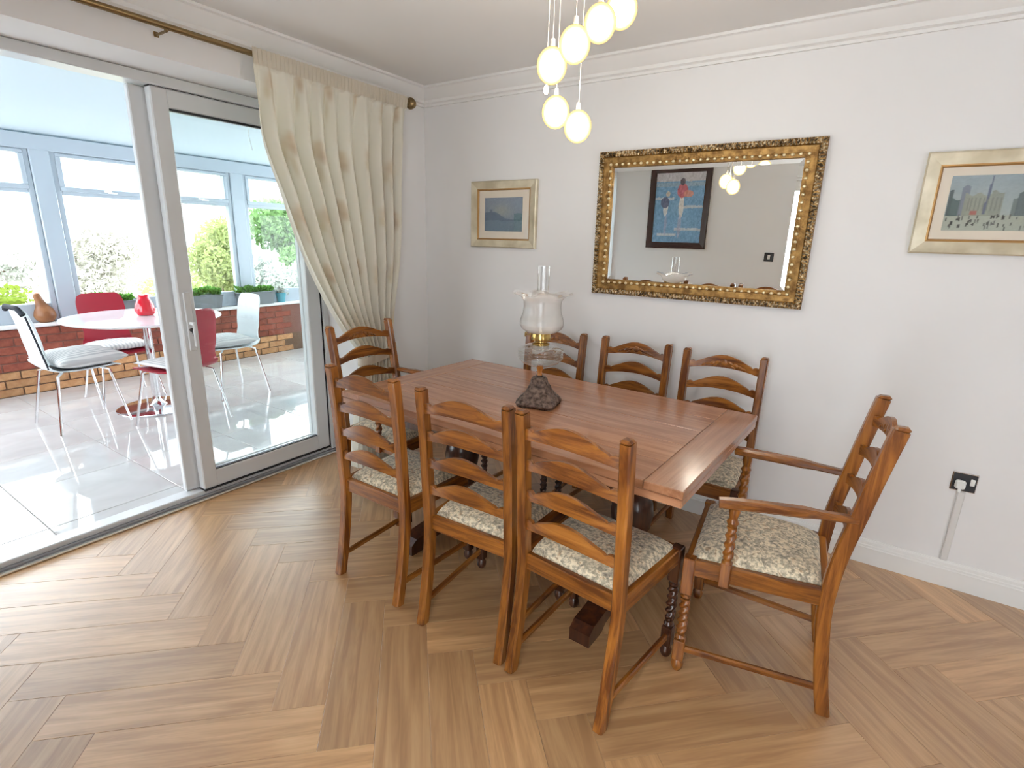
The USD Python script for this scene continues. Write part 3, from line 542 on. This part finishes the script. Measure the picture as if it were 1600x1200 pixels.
def art_beach(u, v):
    n = n2(u, v, 12, 4); c = mixc((.34, .54, .72), (.42, .62, .78), n); c = put(c, (v > .86 + .03*n).astype(float), (.74, .72, .74)); c = put(c, ((v > .80) & (v < .86)).astype(float), (.50, .62, .72))
    for b, a0, a1 in ((.50, .5, 1.), (.18, .45, 1.), (.62, .0, .4), (.1, .1, .5)): c = put(c, ((np.abs(v-b-.03*n) < .018) & (u > a0) & (u < a1)).astype(float), (.82, .82, .82), .8)
    def blob(c, a, b, ra, rb, col, k=.9): return put(c, ((((u-a)/ra)**2+((v-b)/rb)**2) < 1+.5*(n-.5)).astype(float), col, k)
    c = blob(c, .56, .52, .05, .17, (.90, .86, .82)); c = blob(c, .56, .74, .11, .10, (.78, .30, .34)); c = blob(c, .68, .70, .10, .05, (.84, .50, .42)); c = blob(c, .55, .87, .05, .05, (.24, .20, .24)); c = blob(c, .24, .50, .05, .12, (.88, .86, .84)); c = blob(c, .22, .58, .09, .08, (.25, .28, .42)); c = blob(c, .27, .70, .045, .04, (.80, .72, .62))
    c = blob(c, .26, .25, .03, .15, (.62, .60, .72), .6); c = blob(c, .55, .24, .04, .17, (.66, .64, .74), .6)
    return c*.8 + .2 + (n2(u, v, 34, 6)[..., None]-.5)*.3
def picture(name, label, x0, x1, z0, z1, w, matw, art, yw=0.0, sgn=-1, fmat='champagne', slip='gilt_slip', glass=True, px=None):
    t = thing(name, label, 'picture', (0, yw + sgn*.002, 0))
    for m in frame_members(x0, x1, z0, z1, w, [(0, 0), (0, .022), (.12, .027), (.55, .020), (.85, .018), (1, .016), (1, 0)], 0, sgn): obj('frame_member', m, fmat, t, smooth=20)
    if slip: obj('slip', cat(*frame_members(x0+w, x1-w, z0+w, z1-w, .010, [(0, 0), (0, .017), (.5, .016), (1, .009), (1, 0)], 0, sgn)), slip, t, smooth=20, label='narrow dark gold inner slip')
    o = w + (.008 if slip else -.002)
    if matw: obj('mount', bx(x0+o, x1-o, 0, sgn*.006, z0+o, z1-o), 'mat_board', t, smooth=False, label='cream mount')
    q = px or (x0+o+matw, x1-o-matw, z0+o+matw, z1-o-matw)
    g, col = paint_grid(*q, sgn*.0072, art, flip=sgn > 0); back = bx(q[0], q[1], sgn*.001, sgn*.0068, q[2], q[3])
    obj('artwork', cat(g, back), 'print', t, smooth=False, paint=np.vstack([col, np.full((len(back.vertices), 3), .5)]), label='printed picture')
    if glass: obj('glass', bx(x0+o, x1-o, sgn*.0105, sgn*.0115, z0+o, z1-o), 'picture_glass', t, smooth=False)
picture('framed_picture', 'small champagne-framed print of a blue-grey scene hanging left of the mirror', .683, 1.170, 1.404, 1.801, .046, .058, art_blue, px=(.784, 1.066, 1.503, 1.703))
picture('framed_picture', 'champagne-framed print of a town with tiny walking figures, right of the mirror', 2.994, 3.80, 1.444, 1.832, .048, .05, art_town, px=(3.087, 3.707, 1.536, 1.742))
picture('framed_picture', 'tall dark-framed painting of figures on a beach, seen in the mirror', .735, 1.375, 1.35, 2.18, .062, 0, art_beach, yw=YF, sgn=1, fmat='frame_dark', slip=None, glass=False)

sw = thing('light_switch', 'dark metal light switch seen in the mirror', 'switch', (0, YF+.001, 0))
obj('plate', bx(1.962, 2.048, 0, .008, 1.25, 1.336, .003), 'dark_steel', sw); obj('rocker', bx(1.993, 2.017, .008, .012, 1.27, 1.316, .002), 'white_plastic', sw)

# socket and trunking
so = thing('wall_socket', 'dark metal wall socket above the white trunking on the right', 'socket', (3.365, -.001, .4995))
obj('plate', bx(-.044, .044, -.008, 0, -.043, .043, .003), 'chrome', so, label='polished face plate'); obj('insert', bx(-.040, .040, -.011, -.008, -.038, .038, .002), 'gasket', so, label='black insert')
obj('plug', cat(bx(-.032, .004, -.034, -.011, -.026, .012, .006), bx(-.020, -.008, -.036, -.030, -.04, -.02, .003)), 'white_plastic', so, label='small white plug'); obj('rocker', bx(.018, .034, -.016, -.011, -.008, .022, .003), 'white_plastic', so)
obj('cable_trunking', bx(3.352, 3.378, -.014, -.0005, .121, .456, .003), 'trunking', label='slim white cable trunking running from the socket to the skirting', cat='trunking')

# ---------------------------------------------------------------- curtain, rod
RX, RZ = .355, 2.245
rod = thing('curtain_rod', 'antique brass curtain rod with ball finial above the glass door', 'curtain rod', (RX, 0, RZ))
obj('pole', cat(tube([(0, -2.98, 0), (0, -.245, 0)], .0125, 16)), 'brass_antique', rod)
obj('finial', cat(moved(lathe([(0, 0), (.014, 0), (.014, .012), (.020, .016), (.020, .022), (0, .022)], 24), (0, -.247, 0), rx=-PI/2), ell((0, -.212, 0), (.034, .026, .034), 3), moved(lathe([(.020, 0), (.024, .004), (.020, .009), (.012, .010), (0, .010)], 24), (0, -.192, 0), rx=-PI/2)), 'brass_antique', rod)
for yb in (-1.60, -.262, -2.8): obj('bracket', cat(bx(-.006, .008, yb-.006, yb+.006, -.022, -.008, .003), bx(XW-RX, 0, yb-.005, yb+.005, -.022, -.014, .002), bx(XW-RX, XW-RX+.006, yb-.010, yb+.010, -.026, -.006, .003)), 'brass_antique', rod)
NU, NV = 260, 120
zl = np.array([2.262, 1.957, 1.622, 1.373, 1.094, .874, .76, .70, .5, .02]); L_ = np.array([-1.250, -1.246, -1.146, -1.058, -.920, -.778, -.700, -.690, -.72, -.78])
zr = np.array([2.242, 1.908, 1.335, .933, .745, .70, .5, .02]); R_ = np.array([-.268, -.318, -.357, -.428, -.445, -.447, -.43, -.40])
vz = np.concatenate([np.linspace(2.268, 2.19, 14), np.linspace(2.185, .80, 66), np.linspace(.79, .02, 40)])
from scipy.interpolate import PchipInterpolator as PC
lft, rgt = PC(zl[::-1], L_[::-1])(np.clip(vz, .02, 2.262)), PC(zr[::-1], R_[::-1])(np.clip(vz, .02, 2.242))
u = np.linspace(0, 1, NU)[:, None]; zz = vz[None, :] + 0*u
yy = lft[None]*(1-u) + rgt[None]*u
ph = 2*PI*(10.5*u + .25*np.sin(5.1*u) + .12*np.sin(13*u+1)); loose = np.interp(vz, [.02, .5, .72, .9, 1.5, 2.0, 2.19, 2.268], [.042, .03, .022, .034, .040, .030, .012, .010])[None]
hz_ = np.interp(vz, [2.19, 2.2, 2.268], [0, 1, 1])[None]
fold = np.cos(ph) + .35*np.cos(2*ph+.8)
xx = RX + .026 + (1-hz_)*loose*fold + hz_*.005*np.cos(2*PI*44*u + .6*np.sin(30*u)) - .010*(1-hz_) - np.interp(vz, [.02, .72, 2.0], [.03, .03, .0])[None]
yy = yy + (1-hz_)*.30*loose*np.sin(ph)
A = np.stack([xx, yy, zz], -1)
cv, cf = grid_mesh(A); B = A.copy(); B[..., 0] -= .0025
cm = slab_from_grid(A, B)
us, vs = (u+0*zz)*2.3, (2.268-zz)                                      # cloth coordinates in metres, printed sprigs
base = np.empty(A.shape); base[:] = (.94, .91, .83)
rs = np.random.default_rng(12)
for k, vc in enumerate(np.arange(.10, 2.3, .30)):
    for j in range(6):
        uc = .2 + j*.40 + (.2 if k % 2 else 0) + rs.uniform(-.05, .05); w_ = vc + rs.uniform(-.03, .03)
        for du, dv, ra, rb, col in ((0, 0, .042, .034, (.60, .40, .17)), (.02, .03, .02, .028, (.50, .30, .12)), (-.03, .05, .018, .03, (.66, .52, .26)), (.0, .10, .012, .05, (.62, .50, .30)), (.012, -.035, .022, .02, (.70, .52, .30))):
            m_ = np.exp(-(((us-uc-du)/ra)**2+((vs-w_-dv)/rb)**2)**1.5)*.34; base = base*(1-m_[..., None]) + np.asarray(col)*m_[..., None]
tape = (zz > 2.197)[..., None]; base = np.where(tape, np.array((.84, .78, .68)), base)
cur = thing('curtain', 'cream floral curtain swept aside and tied beside the glass door', 'curtain')
obj('drape', cm, 'curtain', cur, smooth=True, paint=np.tile(base.reshape(-1, 3), (2, 1)))
th = np.linspace(0, 2*PI, 60); Pt = np.stack([RX+.012+.07*np.cos(th), -.57+.150*np.sin(th), .735+.03*np.sin(th)], -1)
rg = np.stack([Pt + np.array([0, 0, -.025]), Pt + np.array([.004, 0, 0]), Pt + np.array([0, 0, .025])], 1)
obj('tieback', tm(grid_mesh(rg)), 'curtain_tape', cur, smooth=True)

# ---------------------------------------------------------------- conservatory
CX0, CY0, CY1 = -3.22, -3.55, 2.2
cf_ = thing('floor_conservatory', kind='structure')
obj('bed', bx(CX0-.02, -.12, CY0, CY1, -.06, -.003), 'grout', cf_, smooth=False)
TS = .60
for i in range(-3, 4):
    for j in range(-5, 8):
        x0, x1, a, b = -2.11+TS*i, -2.11+TS*(i+1), -1.54+TS*j, -1.54+TS*(j+1)
        x0, x1, a, b = max(x0, CX0), min(x1, -.115), max(a, CY0), min(b, CY1)
        if x1-x0 < .02 or b-a < .02: continue
        obj('tile', moved(bx(x0+.002, x1-.002, a+.002, b-.002, -.012, 0, .0015), (-(x0+x1)/2, -(a+b)/2, 0)), 'tile', cf_, smooth=False, loc=((x0+x1)/2, (a+b)/2, 0))
wf = thing('wall_conservatory', kind='structure')
obj('mortar', cat(bx(CX0-.2, CX0-.006, CY0, CY1, .222, .585)), 'mortar_red', wf, smooth=False)
obj('mortar', cat(bx(CX0-.2, CX0-.007, CY0, CY1, -.05, .2215)), 'mortar_dark', wf, smooth=False)
for r_ in range(8):
    z = r_*.0735 + .004
    off = (0 if r_ % 2 else .1125) + .02
    for k in range(-10, 11):
        a = -1.38 + off + k*.225
        a0, b0 = max(a+.005, CY0), min(a+.220, CY1)
        if a < -2.1 or a > 2.05: continue
        pr = rng.uniform(0, .004)
        obj('brick', moved(bx(-.05, pr, -(b0-a0)/2, (b0-a0)/2, 0, .0635, .004), (0, 0, 0)), 'brick_buff' if r_ < 3 else 'brick_red', wf, smooth=False, loc=(CX0, (a0+b0)/2, z))
obj('sill', bx(CX0-.13, CX0+.03, CY0, CY1, .59, .625, .006), 'sill_board', wf)
obj('side_wall', cat(bx(CX0, -.13, CY1, CY1+.2, -.05, .59), bx(CX0, -.13, CY0-.2, CY0, -.05, .59), bx(CX0-.05, -.13, CY1-.02, CY1+.13, .59, .625), bx(CX0-.05, -.13, CY0-.13, CY0+.02, .59, .625)), 'brick_red', wf, smooth=False)
XF0, XF1 = CX0-.11, CX0-.04
posts = [-3.55, -2.62, -1.035, .70, 2.2]; hw = .072
fr = thing('trim_conservatory', kind='structure')
obj('eaves_beam', cat(bx(XF0-.02, XF1+.03, CY0, CY1, 2.09, 2.215, .006)), 'upvc_cool', fr)
for yp in posts: obj('post', bx(XF0, XF1+.02, yp-hw, yp+hw, .625, 2.10, .008), 'upvc_cool', fr)
obj('eaves_beam', cat(bx(CX0, -.13, CY1-.02, CY1+.08, 2.09, 2.215, .006), bx(CX0, -.13, CY0-.08, CY0+.02, 2.09, 2.215, .006)), 'upvc_cool', fr)
for q, (a, b) in enumerate(zip(posts[:-1], posts[1:])):
    a += hw; b -= hw; win = thing(f'window_{q+1 if q < 3 else 5}', kind='structure'); e = .045
    obj('frame', cat(bx(XF0, XF1, a, a+e, .625, 2.10, .005), bx(XF0, XF1, b-e, b, .625, 2.10, .005), bx(XF0, XF1, a+e, b-e, .625, .79, .005), bx(XF0, XF1, a+e, b-e, 1.735, 1.775, .005), bx(XF0, XF1, a+e, b-e, 2.07, 2.10, .005)), 'upvc_cool', win)
    obj('pane', bx(-3.298, -3.294, a+e-.005, b-e+.005, .785, 1.74), 'pane_glass', win, smooth=False)
    fl = obj('fanlight', cat(bx(XF0+.005, XF1+.012, a+e-.01, b-e+.01, 1.765, 1.805, .006), bx(XF0+.005, XF1+.012, a+e-.01, b-e+.01, 2.055, 2.085, .006), bx(XF0+.005, XF1+.012, a+e-.01, a+e+.03, 1.805, 2.055, .006), bx(XF0+.005, XF1+.012, b-e-.03, b-e+.01, 1.805, 2.055, .006)), 'upvc_cool', win)
    obj('glass', bx(-3.298, -3.294, a+e+.025, b-e-.025, 1.80, 2.06), 'pane_glass', fl, smooth=False)
    c = (a+b)/2 if q != 1 else -.57
    for cc in ([c] if q != 1 else [-.57, .285]): obj('handle', cat(bx(XF1+.012, XF1+.03, cc-.03, cc+.03, 1.782, 1.80, .004), bx(XF1+.025, XF1+.04, cc-.005, cc+.07, 1.772, 1.787, .004)), 'white_plastic', win)
for nm_, yc in (('window_6', CY1+.02), ('window_7', CY0-.02)):
    win = thing(nm_, kind='structure'); xs = [CX0, -2.2, -1.17, -.13]
    obj('frame', cat(*[bx(x-.045, x+.045, yc-.03, yc+.03, .625, 2.09, .005) for x in xs], bx(CX0, -.13, yc-.028, yc+.028, .625, .72), bx(CX0, -.13, yc-.028, yc+.028, 1.72, 1.80)), 'upvc_cool', win)
    obj('pane', bx(CX0, -.13, yc-.003, yc+.003, .7, 2.1), 'pane_glass', win, smooth=False)
ro = thing('ceiling_conservatory', kind='structure')
zr0, zr1 = 2.21, 2.80
V = np.array([[(CX0-.12, y, zr0), (-.12, y, zr1)] for y in np.linspace(CY0-.1, CY1+.1, 2)])
obj('roof_panel', slab_from_grid(V + np.array([0, 0, .03]), V), 'roof_panel', ro, smooth=False)
for yc in (CY1+.02, CY0-.02):
    obj('gable', trimesh.convex.convex_hull([(CX0, yc-.02, 2.20), (CX0, yc+.02, 2.20), (-.13, yc-.02, 2.20), (-.13, yc+.02, 2.20), (-.13, yc-.02, zr1-.01), (-.13, yc+.02, zr1-.01)]), 'roof_panel', ro, smooth=False)
obj('pull_cord', tube([(-1.2, -.340, 2.605), (-1.2, -.343, 2.16), (-1.2, -.325, 2.06)], .003, 6), 'white_plastic', label='thin white pull cord hanging from the conservatory ceiling', cat='cord')

# conservatory furniture
tb = thing('round_table', 'round white gloss pedestal table with chrome trumpet base in the conservatory', 'table', (-1.97, -.925, 0))
obj('table_top', lathe([(0, .748), (.50, .748), (.545, .760), (.552, .768), (.548, .775), (0, .776)], 72), 'table_gloss', tb)
obj('pedestal', lathe([(0, .03), (.07, .03), (.045, .06), (.034, .12), (.032, .70), (.10, .746), (0, .748)], 40), 'chrome', tb, label='chrome column'); obj('base_plate', lathe([(0, 0), (.29, 0), (.295, .008), (.27, .018), (.10, .030), (0, .032)], 64), 'chrome', tb, label='polished round base')
def shell_mesh():
    prof = spline([(.235, .425), (.20, .440), (.0, .432), (-.15, .438), (-.205, .475), (-.225, .56), (-.245, .72), (-.285, .90)], 44)
    w = np.interp(np.linspace(0, 1, 44), [0, .06, .35, .52, .62, .72, .92, .975, 1], [.19, .215, .215, .185, .165, .18, .175, .16, .125])
    u_ = np.linspace(-1, 1, 13); A_ = []
    T = np.gradient(prof, axis=0); T /= np.linalg.norm(T, axis=1, keepdims=True); Nn = np.stack([T[:, 1], -T[:, 0]], 1)
    for (y, z), ww, n_ in zip(prof, w, Nn): A_.append([(a*ww, y - n_[0]*0 + .018*a*a*(1 if z > .5 else 0), z + .012*a*a*(1 if z < .5 else 0)) for a in u_])
    A_ = np.array(A_); off = np.stack([0*Nn[:, 0], Nn[:, 0], Nn[:, 1]], 1)[:, None]*.009
    return slab_from_grid(A_, A_ + off)
def cons_chair(name, label, shell, loc, rz, trim=False):
    t = thing(name, label, 'chair', loc, rz, group='moulded chairs around the round conservatory table')
    obj('seat_shell', shell_mesh(), shell, t, smooth=50)
    for sx in (-1, 1):
        for sy in (-1, 1): obj('leg', tube([(sx*.13, sy*.12, .432), (sx*.17, sy*.16, .415), (sx*.235, sy*.225, .0)], .0095, 10), 'chrome', t)
    if trim: obj('back_cover', cat(tube(spline([(-.15, -.278, .885), (-.10, -.287, .912), (.10, -.287, .912), (.155, -.276, .87)], 20), .017, 10), tube([(.172, -.27, .86), (.176, -.225, .60), (.18, -.205, .48)], .006, 8)), 'black_cloth', t, label='black cloth over the top of the back')
    return t
def soft_cushion(name, label, loc, rz, w=.40, d=.40, h=.075, m='stripes'):
    t = np.sin(np.linspace(-1, 1, 21)*PI/2); a, b = np.meshgrid(t, t, indexing='ij')
    pin = 1 - .10*(1-a*a)*b*b*0 - .06*((1-a**2)*(b**8) + (1-b**2)*(a**8)); f_ = ((1-np.abs(a)**3)*(1-np.abs(b)**3))**.5
    nz_ = (meshkit.fbm(np.stack([a*2.2, b*2.2, 0*a + len(name)+loc[0]], -1), 3, 4)-.5)*.02
    top = np.stack([a*w/2*(1-.06*(1-b*b)*np.abs(a)**8), b*d/2*(1-.06*(1-a*a)*np.abs(b)**8), h/2 + (h/2+nz_)*f_], -1); bot = top.copy(); bot[..., 2] = h/2 - (h/2)*f_**1.0
    obj(name, slab_from_grid(top[::-1], bot[::-1]), m, smooth=True, label=label, cat='cushion', group='striped seat cushions on the conservatory chairs', loc=loc, rz=rz)
cons_chair('conservatory_chair', 'white moulded chair with black cloth on its back, at the left of the conservatory table', 'shell_white', (-2.02, -1.43, 0), 2, True)
cons_chair('conservatory_chair', 'red moulded chair on the far side of the conservatory table, by the window', 'shell_red', (-2.52, -.955, 0), -92)
cons_chair('conservatory_chair', 'red moulded chair with its back to the glass door', 'shell_red', (-1.42, -.965, 0), 101)
cons_chair('conservatory_chair', 'white moulded chair at the right of the conservatory table, below the plant troughs', 'shell_white', (-1.95, -.29, 0), 180)
soft_cushion('seat_cushion', 'thick grey striped cushion on the left white conservatory chair', (-2.02, -1.385, .446), 6, .48, .45, .13)
soft_cushion('seat_cushion', 'pale cushion on the far red conservatory chair', (-2.47, -.955, .452), -92, .40, .38, .07)
soft_cushion('seat_cushion', 'pale thin cushion on the red chair nearest the glass door', (-1.475, -.955, .456), 101, .40, .38, .05)
soft_cushion('seat_cushion', 'striped cushion on the right white conservatory chair', (-1.95, -.32, .446), 180, .42, .40, .10)
obj('red_vase', lathe([(0, .002), (.055, .002), (.070, .02), (.074, .045), (.066, .085), (.050, .12), (.042, .145), (.040, .158), (.034, .166), (0, .168)], 40), 'red_glass', label='glossy red pear-shaped glass vase standing on the round white table', cat='vase', loc=(-2.02, -.895, .776))
P = spline([(0, 0, .0), (0, 0, .06), (0, -.008, .13), (0, -.022, .19), (0, -.032, .235), (0, -.036, .262)], 40); rr = PC([0, .02, .06, .10, .15, .20, .24, .255, .262], [.045, .066, .080, .072, .044, .030, .026, .022, .004])(P[:, 2])
obj('gourd', sweep(P, csec(1.0, 28), scale=rr), 'gourd_skin', smooth=True, label='brown pear-shaped gourd standing on the window sill', cat='gourd', loc=(CX0-.03, -1.215, .625))
def planter(y0, y1, lab, seed):
    t = thing('planter_trough', lab, 'planter', (CX0-.005, (y0+y1)/2, .625), group=None); L = (y1-y0)/2
    outer = trimesh.convex.convex_hull([(sx*(.058 if z else .045), sy*(L if z else L-.022), z) for sx in (-1, 1) for sy in (-1, 1) for z in (0, .15)])
    inner = trimesh.convex.convex_hull([(sx*(.050 if z > .05 else .040), sy*((L-.008) if z > .05 else L-.03), z) for sx in (-1, 1) for sy in (-1, 1) for z in (.01, .16)])
    body = m3.Manifold(m3.Mesh(outer.vertices.astype(np.float32), outer.faces.astype(np.uint32))) - m3.Manifold(m3.Mesh(inner.vertices.astype(np.float32), inner.faces.astype(np.uint32)))
    obj('trough', body, 'planter_grey', t, smooth=False)
    obj('rim', cat(bx(-.066, -.050, -L-.008, L+.008, .138, .152, .004), bx(.050, .066, -L-.008, L+.008, .138, .152, .004), bx(-.05, .05, -L-.008, -L+.008, .138, .152, .004), bx(-.05, .05, L-.008, L+.008, .138, .152, .004)), 'planter_grey', t)
    obj('soil', bx(-.048, .048, -L+.012, L-.012, .10, .135), 'soil', t, smooth=False)
    r = np.random.default_rng(seed); pts = np.stack([r.uniform(-.05, .05, 700), r.uniform(-L, L, 700), r.uniform(.13, .20, 700)], 1); pts[:, 2] += .05*(meshkit.noise(pts*np.array([5, 12, 0]), seed))
    obj('foliage', leaves(pts, .022, seed, .8), 'leaf_planter', t, smooth=False, kind='stuff')
planter(-.90, -.52, 'dark grey plant trough on the sill behind the red vase', 1)
planter(-.08, .36, 'grey plant trough on the sill right of the door mullion', 2)
planter(.545, 1.0, 'grey plant trough on the sill behind the right white chair', 3)
pt = thing('plant_pot', 'small turquoise pot on the sill at the right', 'pot', (CX0-.02, 1.12, .625))
obj('pot', lathe([(0, 0), (.045, 0), (.06, .10), (.064, .115), (.055, .115), (.05, .09), (0, .09)], 32), 'turquoise', pt); obj('soil', lathe([(0, .088), (.051, .088), (.052, .098), (0, .10)], 24), 'soil', pt)
r = np.random.default_rng(5); obj('foliage', leaves(np.stack([r.normal(0, .03, 160), r.normal(0, .03, 160), r.uniform(.10, .20, 160)], 1), .026, 6, .8), 'leaf_pale', pt, smooth=False, kind='stuff')

# ---------------------------------------------------------------- outside
g = np.linspace(0, 1, 60); gx, gy = np.meshgrid(-4 - 140*g**1.7, np.linspace(-90, 110, 60), indexing='ij')
gz = -.4 - .02*np.abs(gx+4)*np.clip((-gx-4)/10, 0, 1)*.6
lawn = np.stack([gx, gy, gz], -1); 
obj('ground', tm((lambda v, f: (v, f[:, ::-1]))(*grid_mesh(lawn))), 'lawn', smooth=True, kind='structure')
hx, hy = np.meshgrid(np.linspace(-40, -150, 50), np.linspace(-110, 120, 90), indexing='ij'); dd = (-hx-40)/110
hz2 = -3 + 34*np.sin(np.clip(dd, 0, 1)*PI*.62)*(.55 + .75*meshkit.fbm(np.stack([hx/45, hy/38, 0*hx], -1), 4, 2))*np.interp(hy, [-110, -40, 10, 60, 120], [1.1, 1.0, .78, .62, .6]) + 1.2*meshkit.fbm(np.stack([hx/5, hy/5, 0*hx], -1), 3, 8)
obj('hillside', tm((lambda v, f: (v, f[:, ::-1]))(*grid_mesh(np.stack([hx, hy, hz2], -1)))), 'hill', smooth=True, label='pale hazy hillside beyond the garden', cat='hill')
def bush(name, lab, catg, c, rad, n, size, mt, seed, lobes=9, bare=False):
    t = thing(name, lab, catg, (c[0], c[1], -.45)); r = np.random.default_rng(seed); cz = c[2]+.45
    L = np.c_[r.uniform(-.6, .6, lobes)*rad[0], r.uniform(-.6, .6, lobes)*rad[1], cz + r.uniform(-.55, .55, lobes)*rad[2]]; rl = r.uniform(.38, .6, lobes)
    k = r.integers(0, lobes, n); d = r.normal(size=(n, 3)); d /= np.linalg.norm(d, axis=1, keepdims=True)
    p = L[k] + d*(r.random((n, 1))**.35)*rl[k][:, None]*np.array(rad); p = p[p[:, 2] > .05]
    obj('foliage', leaves(p, size, seed, .4, 1.5 if not bare else 3.5), mt, t, smooth=False, kind='stuff')
    obj('stem', cat(*[tube(spline([(r.uniform(-.05, .05), r.uniform(-.05, .05), 0), tuple((L[i]*np.array([.4, .4, .55]))), tuple(L[i])], 8), .018, 6) for i in range(min(6, lobes))]), 'bark', t)
bush('garden_bush', 'yellow-green bush beyond the window, left of the right-hand post', 'bush', (-7.6, 2.75, .85), (.75, .68, .95), 9000, .05, 'leaf_yellow', 11)
bush('garden_tree', 'leafy green tree at the right edge of the window view', 'tree', (-6.8, 4.0, 1.15), (1.0, .85, .95), 14000, .06, 'leaf_green', 12)
bush('garden_bush', 'pale blossoming bush below the green tree at the right', 'bush', (-5.4, 2.45, .62), (.6, .6, .5), 6500, .04, 'leaf_blossom', 13)
bush('garden_bush', 'large bare pale twiggy bush behind the round table window', 'bush', (-10.6, 1.6, .8), (1.2, 1.4, 1.1), 16000, .035, 'leaf_bare', 14, 14, True)
bush('garden_bush', 'loose pale bush far left beyond the window', 'bush', (-22.0, 2.0, .2), (2.4, 3.0, 1.5), 8000, .10, 'leaf_pale', 15)
bush('garden_bush', 'low yellow shrub seen just above the middle plant trough', 'bush', (-5.3, .95, .55), (.5, .5, .34), 4000, .035, 'leaf_yellow', 16)
hd = thing('hedge', 'clipped bright yellow-green hedge low at the left window', 'hedge', (-5.6, -1.9, -.45)); r = np.random.default_rng(21)
p = np.stack([r.uniform(-.45, .45, 12000), r.uniform(-2.4, 1.15, 12000), r.uniform(.0, 1.16, 12000)], 1); m_ = (np.abs(p[:, 0]) > .33) | (p[:, 2] > 1.0) | (p[:, 1] > 1.0); p = p[m_]; p[:, 2] += .06*meshkit.noise(p*3, 2)*(p[:, 2] > 1)
obj('foliage', leaves(p, .04, 22, .6), 'leaf_hedge', hd, smooth=False, kind='stuff'); obj('core', bx(-.36, .36, -2.3, 1.05, 0, 1.08), 'leaf_hedge', hd, smooth=False)
